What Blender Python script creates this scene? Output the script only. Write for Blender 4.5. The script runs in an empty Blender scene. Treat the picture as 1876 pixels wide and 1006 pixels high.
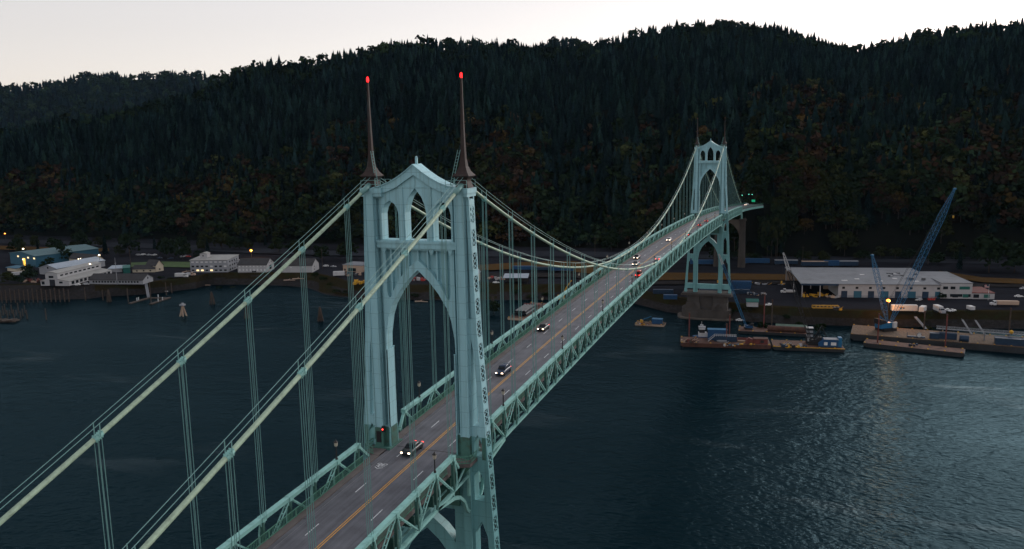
import bpy, math, random
import numpy as np
from mathutils import Vector, Matrix, noise
from mathutils.geometry import tessellate_polygon
R=math.radians
random.seed(11); rng=np.random.default_rng(5)
sc=bpy.context.scene; COL=sc.collection

# ------------------------------------------------------------------ camera
CX,CY,CZ=-109.7352,-55.0404,104.782
YAW,PITCH,ROLL=R(20.1935),R(9.4669),R(-1.0431)
FPX,PW,PH=1502.11,1876.0,1006.0
fwd=Vector((math.cos(YAW)*math.cos(PITCH),math.sin(YAW)*math.cos(PITCH),-math.sin(PITCH)))
r0=Vector((math.sin(YAW),-math.cos(YAW),0)); u0=r0.cross(fwd)
rgt=math.cos(ROLL)*r0+math.sin(ROLL)*u0; upv=-math.sin(ROLL)*r0+math.cos(ROLL)*u0
cam=bpy.data.cameras.new('camera'); camo=bpy.data.objects.new('camera',cam); COL.objects.link(camo)
m=Matrix((rgt,upv,-fwd)).transposed().to_4x4(); m.translation=(CX,CY,CZ); camo.matrix_world=m
cam.sensor_fit='HORIZONTAL'; cam.sensor_width=36; cam.lens=FPX/PW*36; cam.clip_start=1; cam.clip_end=9000
sc.camera=camo
def ray(px,py): return fwd+rgt*((px-PW/2)/FPX)+upv*((PH/2-py)/FPX)
def G(px,py,z=8.0):
    d=ray(px,py); t=(z-CZ)/d.z; return Vector((CX+d.x*t,CY+d.y*t,z))
def azim(px):
    d=ray(px,240); return math.atan2(d.y,d.x)
def polar(a,d,z): return Vector((CX+d*math.cos(a),CY+d*math.sin(a),z))
def lerp_tab(tab,x):
    if x<=tab[0][0]: return tab[0][1]
    for (a,b),(c,d) in zip(tab,tab[1:]):
        if x<=c: return b+(d-b)*(x-a)/(c-a)
    return tab[-1][1]

# ------------------------------------------------------------------ light: dusk sky, sun just below the ridge
SUN_AZ=-24.0; SUN_EL=2.0
w=bpy.data.worlds.new('World'); sc.world=w; w.use_nodes=True
nt=w.node_tree; bg=nt.nodes['Background']
sky=nt.nodes.new('ShaderNodeTexSky'); sky.sky_type='NISHITA'; sky.sun_disc=False
sky.sun_elevation=R(SUN_EL); sky.sun_rotation=R(90-SUN_AZ); sky.dust_density=1.0
gm=nt.nodes.new('ShaderNodeGamma'); gm.inputs[1].default_value=0.5
hs=nt.nodes.new('ShaderNodeHueSaturation'); hs.inputs['Saturation'].default_value=0.36
nt.links.new(sky.outputs[0],gm.inputs[0]); nt.links.new(gm.outputs[0],hs.inputs['Color']); wb=nt.nodes.new('ShaderNodeVectorMath'); wb.operation='MULTIPLY'; wb.inputs[1].default_value=(1.035,.995,1.05); nt.links.new(hs.outputs[0],wb.inputs[0]); nt.links.new(wb.outputs[0],bg.inputs[0])
bg.inputs[1].default_value=0.15
sl=bpy.data.lights.new('sun','SUN'); slo=bpy.data.objects.new('sun',sl); COL.objects.link(slo)
sl.energy=0.62; sl.angle=R(40); sl.color=(1,.96,.92)
sd=Vector((math.cos(R(14))*math.cos(R(SUN_AZ)),math.cos(R(14))*math.sin(R(SUN_AZ)),math.sin(R(14))))
slo.rotation_euler=(-sd).to_track_quat('-Z','Y').to_euler()
sc.view_settings.view_transform='Standard'; sc.view_settings.look='None'; sc.view_settings.exposure=2.1; sc.view_settings.gamma=1
sc.render.engine='CYCLES'; sc.cycles.max_bounces=5; sc.cycles.diffuse_bounces=2; sc.cycles.glossy_bounces=2; sc.cycles.transmission_bounces=2
sc.cycles.volume_bounces=0; sc.cycles.use_denoising=True; sc.cycles.caustics_reflective=False; sc.cycles.caustics_refractive=False

# ------------------------------------------------------------------ materials
def nd(t,kind,**kw):
    n=t.nodes.new(kind)
    for k,v in kw.items(): setattr(n,k,v)
    return n
def mat(name,col,rough=.6,metal=0.0,var=.25,scale=.6,stretch=(1,1,1),col2=None,bump=0.0,bscale=8,spec=.35):
    M=bpy.data.materials.new(name); M.use_nodes=True; t=M.node_tree; p=t.nodes['Principled BSDF']
    p.inputs['Roughness'].default_value=rough; p.inputs['Metallic'].default_value=metal
    p.inputs['Specular IOR Level'].default_value=spec
    tc=nd(t,'ShaderNodeNewGeometry'); mp=nd(t,'ShaderNodeMapping'); mp.inputs['Scale'].default_value=stretch
    t.links.new(tc.outputs['Position'],mp.inputs['Vector'])
    nz=nd(t,'ShaderNodeTexNoise'); nz.inputs['Scale'].default_value=scale; nz.inputs['Detail'].default_value=5; nz.inputs['Roughness'].default_value=.65
    t.links.new(mp.outputs[0],nz.inputs['Vector'])
    rp=nd(t,'ShaderNodeValToRGB'); e=rp.color_ramp.elements
    c2=col2 or tuple(c*(1-var) for c in col)
    c3=tuple(min(1,c*(1+var*.6)) for c in col)
    e[0].position=.3; e[0].color=(*c2,1); e[1].position=.7; e[1].color=(*c3,1)
    mid=e.new(.48); mid.color=(*col,1)
    t.links.new(nz.outputs[0],rp.inputs[0]); t.links.new(rp.outputs[0],p.inputs['Base Color'])
    if bump:
        n2=nd(t,'ShaderNodeTexNoise'); n2.inputs['Scale'].default_value=bscale; n2.inputs['Detail'].default_value=4
        t.links.new(mp.outputs[0],n2.inputs['Vector'])
        b=nd(t,'ShaderNodeBump'); b.inputs['Strength'].default_value=bump; b.inputs['Distance'].default_value=.3
        t.links.new(n2.outputs[0],b.inputs['Height']); t.links.new(b.outputs[0],p.inputs['Normal'])
    return M
def emis(name,col,strength):
    M=bpy.data.materials.new(name); M.use_nodes=True; t=M.node_tree; p=t.nodes['Principled BSDF']
    p.inputs['Base Color'].default_value=(*col,1); p.inputs['Emission Color'].default_value=(*col,1); p.inputs['Emission Strength'].default_value=strength
    return M
GR=(.31,.555,.615)
M={}
def paint_mat(name,col):
    Mx=mat(name,col,.52,var=.16,scale=.35,stretch=(1,1,.25)); t=Mx.node_tree; p=t.nodes['Principled BSDF']; src=p.inputs['Base Color'].links[0].from_socket
    g=nd(t,'ShaderNodeNewGeometry'); sx=nd(t,'ShaderNodeSeparateXYZ'); t.links.new(g.outputs['Position'],sx.inputs[0])
    def chain(sock,*ops):
        for op,v in ops:
            n=nd(t,'ShaderNodeMath',operation=op); t.links.new(sock,n.inputs[0])
            if v is not None: n.inputs[1].default_value=v
            sock=n.outputs[0]
        return sock
    seam=chain(sx.outputs['Z'],('MULTIPLY',.42),('FRACT',None),('LESS_THAN',.028))
    mp=nd(t,'ShaderNodeMapping'); mp.inputs['Scale'].default_value=(2.2,2.2,.05); t.links.new(g.outputs['Position'],mp.inputs[0])
    n1=nd(t,'ShaderNodeTexNoise'); n1.inputs['Scale'].default_value=1.0; n1.inputs['Detail'].default_value=5; t.links.new(mp.outputs[0],n1.inputs['Vector'])
    st=nd(t,'ShaderNodeMapRange'); st.inputs[1].default_value=.5; st.inputs[2].default_value=.74; st.inputs[3].default_value=0; st.inputs[4].default_value=.5; t.links.new(n1.outputs[0],st.inputs[0])
    m1=nd(t,'ShaderNodeMix',data_type='RGBA'); m1.inputs[7].default_value=(col[0]*.5,col[1]*.45,col[2]*.38,1); t.links.new(st.outputs[0],m1.inputs[0]); t.links.new(src,m1.inputs[6])
    m2=nd(t,'ShaderNodeMix',data_type='RGBA'); m2.inputs[7].default_value=(col[0]*.45,col[1]*.45,col[2]*.45,1); k=chain(seam,('MULTIPLY',.55)); t.links.new(k,m2.inputs[0]); t.links.new(m1.outputs[2],m2.inputs[6])
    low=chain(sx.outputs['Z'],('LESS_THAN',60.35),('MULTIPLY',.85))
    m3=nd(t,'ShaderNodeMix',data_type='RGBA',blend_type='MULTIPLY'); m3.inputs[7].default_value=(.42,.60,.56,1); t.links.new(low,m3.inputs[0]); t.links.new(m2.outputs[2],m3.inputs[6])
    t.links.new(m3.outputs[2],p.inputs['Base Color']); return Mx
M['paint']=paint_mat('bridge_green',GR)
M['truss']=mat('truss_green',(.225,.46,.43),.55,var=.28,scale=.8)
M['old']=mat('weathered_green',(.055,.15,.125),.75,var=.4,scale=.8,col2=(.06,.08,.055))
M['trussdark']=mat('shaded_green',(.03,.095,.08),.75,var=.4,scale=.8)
M['rail']=mat('rail_green',(.075,.21,.155),.65,var=.3,scale=.7)
M['cable']=mat('cable_paint',(.33,.44,.33),.55,var=.35,scale=1.6)
M['rope']=mat('rope_green',(.17,.33,.32),.5,var=.15)
M['spire']=mat('rusty_copper',(.034,.021,.019),.75,var=.6,scale=1.4,stretch=(1,1,.3),col2=(.05,.05,.047))
M['asphalt']=None
M['walk']=mat('sidewalk',(.125,.108,.105),.85,var=.25,scale=.5)
M['white']=mat('white_marking',(.62,.64,.66),.7,var=.25,scale=2)
M['yellow']=mat('yellow_marking',(.62,.31,.05),.7,var=.22,scale=1.5)
M['conc']=mat('old_concrete',(.055,.048,.044),.9,var=.45,scale=.18,stretch=(1,1,.35),col2=(.028,.025,.024),bump=.5,bscale=1.2)
M['conc2']=mat('pale_concrete',(.10,.085,.072),.9,var=.4,scale=.2,stretch=(1,1,.4),bump=.3,bscale=1)
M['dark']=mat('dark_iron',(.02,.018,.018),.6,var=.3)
M['glass']=mat('dark_glass',(.012,.016,.02),.2,var=.2,spec=.22)
M['lens']=mat('lamp_glass',(.42,.37,.3),.4,var=.2)
M['black']=mat('black',(.012,.012,.014),.6,var=.3)
M['tyre']=mat('rubber',(.015,.015,.016),.85,var=.2)
M['wwall']=mat('white_wall',(.37,.37,.385),.8,var=.12,scale=.25)
M['gwall']=mat('grey_white_wall',(.26,.27,.295),.8,var=.16,scale=.3)
M['tan']=mat('tan_wall',(.40,.29,.22),.8,var=.12,scale=.25)
M['cream']=mat('cream_wall',(.50,.44,.34),.8,var=.12,scale=.25)
M['teal']=mat('teal_cladding',(.02,.095,.15),.6,var=.15,scale=.3)
M['tealroof']=mat('teal_roof',(.06,.125,.14),.6,var=.2,scale=.2)
M['green']=mat('green_cladding',(.01,.10,.085),.6,var=.15)
M['darkroof']=mat('dark_shingle_roof',(.035,.034,.036),.9,var=.3,scale=.3)
M['greyroof']=mat('grey_roof',(.15,.16,.178),.8,var=.25,scale=.12)
M['paleroof']=mat('pale_roof',(.27,.27,.26),.7,var=.2,scale=.2)
M['silver']=mat('silver_roof',(.27,.32,.38),.45,var=.2,scale=.3)
M['whitemetal']=mat('white_metal',(.46,.46,.47),.6,var=.16,scale=.5)
M['winwhite']=mat('blind_white',(.6,.6,.61),.6,var=.06)
M['navy']=mat('navy_paint',(.008,.028,.06),.6,var=.3)
M['blue']=mat('blue_paint',(.008,.055,.14),.55,var=.3,scale=.8)
M['cranblue']=mat('crane_blue',(.010,.115,.24),.5,var=.25,scale=.6)
M['rust']=mat('rusty_hull',(.075,.034,.024),.85,var=.5,scale=.35,col2=(.03,.018,.015))
M['rustdeck']=mat('rusty_deck',(.10,.052,.038),.9,var=.5,scale=.35,col2=(.04,.026,.022))
M['wood']=mat('timber_deck',(.105,.07,.046),.9,var=.5,scale=.35,stretch=(1,3,1))
M['woodold']=mat('old_timber',(.06,.045,.036),.95,var=.5,scale=.6)
M['brick']=mat('red_iron',(.13,.035,.03),.8,var=.4,scale=.5)
M['red']=mat('red_paint',(.36,.03,.025),.4,var=.2)
M['yel']=mat('equipment_yellow',(.50,.27,.02),.6,var=.3,scale=.8)
M['pipe']=mat('steel_pipe',(.085,.09,.10),.6,var=.35,scale=.6)
M['sagegreen']=mat('tarp_green',(.10,.15,.12),.8,var=.2)
M['hull']=mat('black_hull',(.02,.022,.025),.6,var=.4,scale=.3)
M['carpaint']=[mat('car_%s'%n,c,.3,var=.05,spec=.4) for n,c in (('black',(.012,.013,.016)),('navy',(.012,.03,.07)),('grey',(.10,.10,.11)),('red',(.40,.025,.015)),('silver',(.34,.35,.37)),('whitecar',(.6,.6,.6)))]
M['head']=emis('headlight',(1,.7,.48),3)
M['tail']=emis('tail_light',(1,.04,.03),1.4)
M['beacon']=emis('red_beacon',(1,.005,.006),2.6)
M['lampw']=emis('white_lamp',(1,.78,.46),1.5)
M['lampo']=emis('sodium_lamp',(1,.27,.035),1.7)
M['litwin']=emis('lit_window',(1,.72,.36),.32)
M['litdoor']=emis('lit_doorway',(1,.56,.08),.30)
M['signal']=emis('green_signal',(.2,1,.62),.7)
M['sign']=emis('green_sign',(.0,.26,.12),.18)

def road_mat():
    Mx=bpy.data.materials.new('asphalt'); Mx.use_nodes=True; t=Mx.node_tree; p=t.nodes['Principled BSDF']; p.inputs['Roughness'].default_value=.78
    g=nd(t,'ShaderNodeNewGeometry'); mp=nd(t,'ShaderNodeMapping'); mp.inputs['Scale'].default_value=(.06,1.6,1)
    t.links.new(g.outputs['Position'],mp.inputs[0])
    n1=nd(t,'ShaderNodeTexNoise'); n1.inputs['Scale'].default_value=1.1; n1.inputs['Detail'].default_value=6; t.links.new(mp.outputs[0],n1.inputs['Vector'])
    n2=nd(t,'ShaderNodeTexNoise'); n2.inputs['Scale'].default_value=.35; n2.inputs['Detail'].default_value=6; t.links.new(g.outputs['Position'],n2.inputs['Vector'])
    n3=nd(t,'ShaderNodeTexNoise'); n3.inputs['Scale'].default_value=9; t.links.new(g.outputs['Position'],n3.inputs['Vector'])
    a=nd(t,'ShaderNodeMath',operation='ADD'); b=nd(t,'ShaderNodeMath',operation='MULTIPLY_ADD'); b.inputs[1].default_value=.4
    t.links.new(n1.outputs[0],a.inputs[0]); t.links.new(n2.outputs[0],a.inputs[1]); t.links.new(n3.outputs[0],b.inputs[0]); t.links.new(a.outputs[0],b.inputs[2])
    rp=nd(t,'ShaderNodeValToRGB'); e=rp.color_ramp.elements; e[0].position=.85/2; e[0].color=(.060,.062,.074,1); e[1].position=1.5/2; e[1].color=(.136,.139,.163,1)
    h=nd(t,'ShaderNodeMath',operation='MULTIPLY'); h.inputs[1].default_value=.5
    t.links.new(b.outputs[0],h.inputs[0]); t.links.new(h.outputs[0],rp.inputs[0]); t.links.new(rp.outputs[0],p.inputs['Base Color'])
    return Mx
M['asphalt']=road_mat()
def water_mat():
    Mx=bpy.data.materials.new('river_water'); Mx.use_nodes=True; t=Mx.node_tree; t.nodes.remove(t.nodes['Principled BSDF']); out=t.nodes['Material Output']
    df=nd(t,'ShaderNodeBsdfDiffuse'); df.inputs['Color'].default_value=(.0006,.0085,.0125,1)
    gs=nd(t,'ShaderNodeBsdfGlossy'); gs.inputs['Color'].default_value=(.165,.265,.315,1)
    fr=nd(t,'ShaderNodeFresnel'); fr.inputs['IOR'].default_value=1.30
    mx=nd(t,'ShaderNodeMixShader'); t.links.new(fr.outputs[0],mx.inputs[0]); t.links.new(df.outputs[0],mx.inputs[1]); t.links.new(gs.outputs[0],mx.inputs[2]); t.links.new(mx.outputs[0],out.inputs['Surface'])
    g=nd(t,'ShaderNodeNewGeometry')
    def nz(scale,det,stretch=(1,1,1),rot=0):
        mp=nd(t,'ShaderNodeMapping'); mp.inputs['Scale'].default_value=stretch; mp.inputs['Rotation'].default_value=(0,0,rot); t.links.new(g.outputs['Position'],mp.inputs[0])
        n=nd(t,'ShaderNodeTexNoise'); n.inputs['Scale'].default_value=scale; n.inputs['Detail'].default_value=det; t.links.new(mp.outputs[0],n.inputs['Vector']); return n
    big=nz(.011,5,(1,.28,1),.25)
    rr=nd(t,'ShaderNodeMapRange'); rr.inputs[1].default_value=.35; rr.inputs[2].default_value=.68; rr.inputs[3].default_value=.10; rr.inputs[4].default_value=.24
    t.links.new(big.outputs[0],rr.inputs[0]); t.links.new(rr.outputs[0],gs.inputs['Roughness'])
    w1=nz(.2,4,(1,.5,1),.5); w2=nz(.7,5,(1,.6,1),-.2); w3=nz(.03,2,(1,.6,1),.2)
    s=nd(t,'ShaderNodeMath',operation='MULTIPLY_ADD'); s.inputs[1].default_value=.6; t.links.new(w2.outputs[0],s.inputs[0]); t.links.new(w1.outputs[0],s.inputs[2])
    s2=nd(t,'ShaderNodeMath',operation='MULTIPLY_ADD'); s2.inputs[1].default_value=1.0; t.links.new(w3.outputs[0],s2.inputs[0]); t.links.new(s.outputs[0],s2.inputs[2])
    b=nd(t,'ShaderNodeBump'); b.inputs['Distance'].default_value=1.15
    t.links.new(s2.outputs[0],b.inputs['Height']); t.links.new(b.outputs[0],gs.inputs['Normal']); t.links.new(b.outputs[0],fr.inputs['Normal'])
    st=nd(t,'ShaderNodeMapRange'); st.inputs[1].default_value=.35; st.inputs[2].default_value=.66; st.inputs[3].default_value=.5; st.inputs[4].default_value=1.0
    t.links.new(big.outputs[0],st.inputs[0]); t.links.new(st.outputs[0],b.inputs['Strength'])
    ln=nz(.016,3,(1,.16,1),.12); pa=nz(.02,2,(1,.5,1),0)
    a1=nd(t,'ShaderNodeMath',operation='SUBTRACT'); a1.inputs[1].default_value=.5; t.links.new(ln.outputs[0],a1.inputs[0])
    a2=nd(t,'ShaderNodeMath',operation='ABSOLUTE'); t.links.new(a1.outputs[0],a2.inputs[0])
    a3=nd(t,'ShaderNodeMapRange',interpolation_type='SMOOTHSTEP'); a3.inputs[1].default_value=.0; a3.inputs[2].default_value=.022; a3.inputs[3].default_value=1; a3.inputs[4].default_value=0; t.links.new(a2.outputs[0],a3.inputs[0])
    a4=nd(t,'ShaderNodeMapRange',interpolation_type='SMOOTHSTEP'); a4.inputs[1].default_value=.5; a4.inputs[2].default_value=.64; t.links.new(pa.outputs[0],a4.inputs[0])
    a5=nd(t,'ShaderNodeMath',operation='MULTIPLY'); t.links.new(a3.outputs[0],a5.inputs[0]); t.links.new(a4.outputs[0],a5.inputs[1])
    cm=nd(t,'ShaderNodeMix',data_type='RGBA'); cm.inputs[6].default_value=(.165,.265,.315,1); cm.inputs[7].default_value=(.33,.46,.52,1); t.links.new(a5.outputs[0],cm.inputs[0]); t.links.new(cm.outputs[2],gs.inputs['Color'])
    return Mx
M['water']=water_mat()
def tint_mat(name,rough=.9,trans=0.0):
    Mx=bpy.data.materials.new(name); Mx.use_nodes=True; t=Mx.node_tree; p=t.nodes['Principled BSDF']; p.inputs['Roughness'].default_value=rough; p.inputs['Specular IOR Level'].default_value=.0
    a=nd(t,'ShaderNodeAttribute'); a.attribute_name='tint'
    g=nd(t,'ShaderNodeNewGeometry'); n=nd(t,'ShaderNodeTexNoise'); n.inputs['Scale'].default_value=.45; n.inputs['Detail'].default_value=3; t.links.new(g.outputs['Position'],n.inputs['Vector'])
    mr=nd(t,'ShaderNodeMapRange'); mr.inputs[1].default_value=.3; mr.inputs[2].default_value=.7; mr.inputs[3].default_value=.6; mr.inputs[4].default_value=1.35; t.links.new(n.outputs[0],mr.inputs[0])
    mx=nd(t,'ShaderNodeVectorMath',operation='SCALE'); t.links.new(a.outputs['Color'],mx.inputs[0]); t.links.new(mr.outputs[0],mx.inputs['Scale']); t.links.new(mx.outputs[0],p.inputs['Base Color'])
    return Mx
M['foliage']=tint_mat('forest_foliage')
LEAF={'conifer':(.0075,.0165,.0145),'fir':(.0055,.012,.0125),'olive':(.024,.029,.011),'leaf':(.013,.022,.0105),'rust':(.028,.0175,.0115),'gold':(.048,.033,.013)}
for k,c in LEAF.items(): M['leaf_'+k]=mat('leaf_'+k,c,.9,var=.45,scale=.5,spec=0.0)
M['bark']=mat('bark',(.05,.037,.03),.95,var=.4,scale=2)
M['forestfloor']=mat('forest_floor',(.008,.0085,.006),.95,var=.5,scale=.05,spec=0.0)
M['rock']=mat('riprap_rock',(.027,.025,.025),.95,var=.7,scale=.55,col2=(.02,.018,.017),bump=1.0,bscale=.9,spec=0.0)
M['bankgrass']=mat('bank_grass',(.022,.018,.009),.95,var=.6,scale=.14,col2=(.022,.028,.012),bump=.6,bscale=.8,spec=0.0)
M['drygrass']=mat('dry_grass',(.075,.045,.02),.95,var=.5,scale=.15,col2=(.09,.06,.03),spec=0.0)
M['yard']=mat('gravel_yard',(.020,.0205,.025),.92,var=.4,scale=.05,stretch=(1,.4,1),spec=0.0)
M['highway']=mat('highway_asphalt',(.034,.037,.044),.9,var=.2,scale=.05,spec=0.0)
M['ballast']=mat('rail_ballast',(.028,.026,.026),.95,var=.4,scale=.2,spec=0.0)

# ------------------------------------------------------------------ mesh builder
class MB:
    def __init__(s): s.v=[]; s.f=[]; s.m=[]
    def add(s,vs,fs,mi=0):
        o=len(s.v); s.v+= [tuple(v) for v in vs]; s.f+=[tuple(i+o for i in f) for f in fs]; s.m+=[mi]*len(fs); return s
    def box(s,c,d,mi=0,rz=0,ry=0):
        hx,hy,hz=d[0]/2,d[1]/2,d[2]/2
        R_=Matrix.Rotation(rz,3,'Z')@Matrix.Rotation(ry,3,'Y'); c=Vector(c)
        vs=[c+R_@Vector((x*hx,y*hy,z*hz)) for z in(-1,1) for y in(-1,1) for x in(-1,1)]
        return s.add(vs,[(0,2,3,1),(4,5,7,6),(0,1,5,4),(2,6,7,3),(0,4,6,2),(1,3,7,5)],mi)
    def b2(s,x0,x1,y0,y1,z0,z1,mi=0): return s.box(((x0+x1)/2,(y0+y1)/2,(z0+z1)/2),(abs(x1-x0),abs(y1-y0),abs(z1-z0)),mi)
    def bar(s,p,q,w,h,mi=0,ref=(0,0,1)):
        p,q=Vector(p),Vector(q); d=(q-p).normalized(); a=d.cross(Vector(ref))
        if a.length<1e-3: a=d.cross(Vector((1,0,0)))
        a.normalize(); b=a.cross(d)
        vs=[e+a*(i*w/2)+b*(j*h/2) for e in(p,q) for i,j in((-1,-1),(1,-1),(1,1),(-1,1))]
        return s.add(vs,[(3,2,1,0),(4,5,6,7),(0,1,5,4),(1,2,6,5),(2,3,7,6),(3,0,4,7)],mi)
    def tube(s,pts,r,n=8,mi=0,cap=True):
        pts=[Vector(p) for p in pts]; k=len(pts); rs=r if isinstance(r,(list,tuple)) else [r]*k
        vs=[]
        for i,p in enumerate(pts):
            d=(pts[min(i+1,k-1)]-pts[max(i-1,0)]).normalized(); a=d.cross(Vector((0,0,1)))
            if a.length<1e-3: a=d.cross(Vector((1,0,0)))
            a.normalize(); b=a.cross(d)
            vs+=[p+(a*math.cos(2*math.pi*j/n)+b*math.sin(2*math.pi*j/n))*rs[i] for j in range(n)]
        fs=[(i*n+j,i*n+(j+1)%n,(i+1)*n+(j+1)%n,(i+1)*n+j) for i in range(k-1) for j in range(n)]
        if cap: fs+=[tuple(range(n))[::-1],tuple((k-1)*n+j for j in range(n))]
        return s.add(vs,fs,mi)
    def lathe(s,c,prof,n=10,mi=0,sq=False):
        c=Vector(c); off=math.pi/4 if sq else 0; q=math.sqrt(2) if sq else 1
        vs=[c+Vector((r*q*math.cos(2*math.pi*j/n+off),r*q*math.sin(2*math.pi*j/n+off),z)) for r,z in prof for j in range(n)]
        k=len(prof); fs=[(i*n+j,i*n+(j+1)%n,(i+1)*n+(j+1)%n,(i+1)*n+j) for i in range(k-1) for j in range(n)]
        fs+=[tuple(range(n))[::-1],tuple((k-1)*n+j for j in range(n))]
        return s.add(vs,fs,mi)
    def prism(s,poly,a0,a1,ax='x',mi=0):
        """convex-ish polygon (2-d) pushed along an axis: ax 'x' -> poly in (y,z); 'y' -> (x,z); 'z' -> (x,y)"""
        n=len(poly); f={'x':lambda a,p:(a,p[0],p[1]),'y':lambda a,p:(p[0],a,p[1]),'z':lambda a,p:(p[0],p[1],a)}[ax]
        vs=[f(a0,p) for p in poly]+[f(a1,p) for p in poly]
        tri=tessellate_polygon([[Vector((p[0],p[1],0)) for p in poly]])
        fs=[tuple(t) for t in tri]+[tuple(i+n for i in t[::-1]) for t in tri]+[(i,(i+1)%n,(i+1)%n+n,i+n) for i in range(n)]
        return s.add(vs,fs,mi)
    def plate(s,outer,holes,x0,x1,mi=0,walls=True,skip=None):
        """plate in the (y,z) plane with holes, thickness x0..x1; skip(p,q) leaves an outer edge open"""
        loops=[outer]+holes; flat=[p for l in loops for p in l]; n=len(flat)
        tri=tessellate_polygon([[Vector((p[0],p[1],0)) for p in l] for l in loops])
        vs=[(x0,p[0],p[1]) for p in flat]+[(x1,p[0],p[1]) for p in flat]
        fs=[tuple(t) for t in tri]+[tuple(i+n for i in t[::-1]) for t in tri]
        o=0
        for li,l in enumerate(loops):
            k=len(l)
            for i in range(k):
                if li==0 and skip and skip(l[i],l[(i+1)%k]): continue
                fs.append((o+i,o+(i+1)%k,o+(i+1)%k+n,o+i+n))
            o+=k
        return s.add(vs,fs,mi)
    def quad(s,a,b,c,d,mi=0): return s.add([a,b,c,d],[(0,1,2,3)],mi)
    def build(s,name,mats,parent=None,loc=None,rz=0,smooth=False):
        me=bpy.data.meshes.new(name); me.from_pydata(s.v,[],s.f); 
        for q in (mats if isinstance(mats,(list,tuple)) else [mats]): me.materials.append(q)
        me.polygons.foreach_set('material_index',s.m)
        if smooth: me.polygons.foreach_set('use_smooth',[True]*len(s.f))
        me.update(); o=bpy.data.objects.new(name,me); COL.objects.link(o)
        if parent is not None: o.parent=parent
        if loc is not None: o.location=loc
        if rz: o.rotation_euler=(0,0,rz)
        return o
def tag(o,label=None,cat=None,group=None,kind=None):
    if label: o['label']=label
    if cat: o['category']=cat
    if group: o['group']=group
    if kind: o['kind']=kind
    return o
def thing(name,label,cat,loc,rz=0,group=None):
    o=bpy.data.objects.new(name,None); COL.objects.link(o); o.location=loc; o.rotation_euler=(0,0,rz); o.empty_display_size=.5
    return tag(o,label,cat,group)
KIDS={}
def copy_tree(o,parent=None,loc=None,rz=None,label=None):
    c=o.copy(); COL.objects.link(c)
    if parent is not None: c.parent=parent
    if loc is not None: c.location=loc
    if rz is not None: c.rotation_euler=(0,0,rz)
    if label: c['label']=label
    for ch in list(o.children): copy_tree(ch,c)
    return c
#==BODY==
# ------------------------------------------------------------------ ground, river, hills
WATERLINE=[(-600,558),(-300,556),(0,554),(60,553),(130,551),(160,546),(224,543),(269,539),(336,530),(358,524),(420,523),(509,525),(549,529),(578,541),(608,545),(668,549),(760,550),(877,550),(945,550),(1022,549),(1100,552),(1163,556),(1227,572),(1290,580),(1350,588),(1420,592),(1500,596),(1560,598),(1640,600),(1760,602),(1876,605),(2200,612),(2600,620)]
BANKTOP=[(-600,529),(-300,528),(0,526),(74,524),(130,524.5),(166,524),(275,518),(349,506),(417,500.5),(440,501),(517,501),(560,501),(600,510),(628,518),(655,522),(700,524),(780,523),(877,519),(920,520),(970,523),(1022,522),(1100,525),(1160,530),(1240,545),(1340,555),(1400,561),(1470,565),(1560,571),(1640,573),(1700,573),(1817,572),(1876,573),(2200,580),(2600,588)]
FOOT=[(-600,424),(-300,425),(0,432),(150,436),(300,440),(450,445),(600,447),(900,451),(1200,456),(1350,463),(1390,469.5),(1420,469.5),(1650,470),(1876,472),(2200,474),(2600,474)]
CREST=[(-600,335),(-300,300),(-100,255),(0,228),(91,208),(179,196),(254,184),(318,166),(374,152),(421,137),(440,128),(480,116),(510,112),(550,116),(600,103),(680,88),(740,78),(800,75),(850,72),(900,76),(960,80),(1010,86),(1080,84),(1130,68),(1180,55),(1230,45),(1280,42),(1320,40),(1370,44),(1430,50),(1480,66),(1530,82),(1560,88),(1600,82),(1650,66),(1700,56),(1760,49),(1820,46),(1876,42),(2000,36),(2200,40),(2600,60)]
CRESTD=[(-600,1050),(0,1120),(420,1260),(800,1400),(1250,1420),(1560,1640),(1700,1500),(1900,1450),(2600,1400)]
def hd(v): return math.hypot(v.x-CX,v.y-CY)
def slope_at(px,row):
    d=ray(px,row); return d.z/math.hypot(d.x,d.y)
_cc={}
def column(px):
    k=round(px,1)
    if k not in _cc:
        dW=hd(G(px,lerp_tab(WATERLINE,px),0)); dB=hd(G(px,lerp_tab(BANKTOP,px),8)); dF=hd(G(px,lerp_tab(FOOT,px),10))
        dC=lerp_tab(CRESTD,px); zC=CZ+dC*slope_at(px,lerp_tab(CREST,px))-(16+max(0,min(10,(470-px)/12)))
        _cc[k]=(azim(px),dW,max(dB,dW+2.5),dF,dC,zC)
    return _cc[k]
def hill_z(px,s):
    a,dW,dB,dF,dC,zC=column(px)
    s0=max(s,0); z=10+(zC-40)*(s0**.85)+30*(1-math.exp(-s0*22))+38*min(1,max(0,(px-1365)/25))*math.exp(-s0*5)*(1-math.exp(-s0*140))
    g=noise.noise(Vector((px*.006,s*1.1,3)))*.6+noise.noise(Vector((px*.014+7,s*2.4,1)))*.4
    return z+g*46*math.sin(math.pi*min(max(s,0),1))**1.2
def terr(px,d):
    a,dW,dB,dF,dC,zC=column(px)
    if d<=dB: return 8*max(0,(d-dW)/(dB-dW))
    if d<=dF: return 8+2*(d-dB)/(dF-dB)
    s=(d-dF)/(dC-dF)
    if s<=1: return hill_z(px,s)
    return zC-(d-dC)*.25
bm=MB(); pxs=[-600+8*i for i in range(401)]; NR=None
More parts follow.
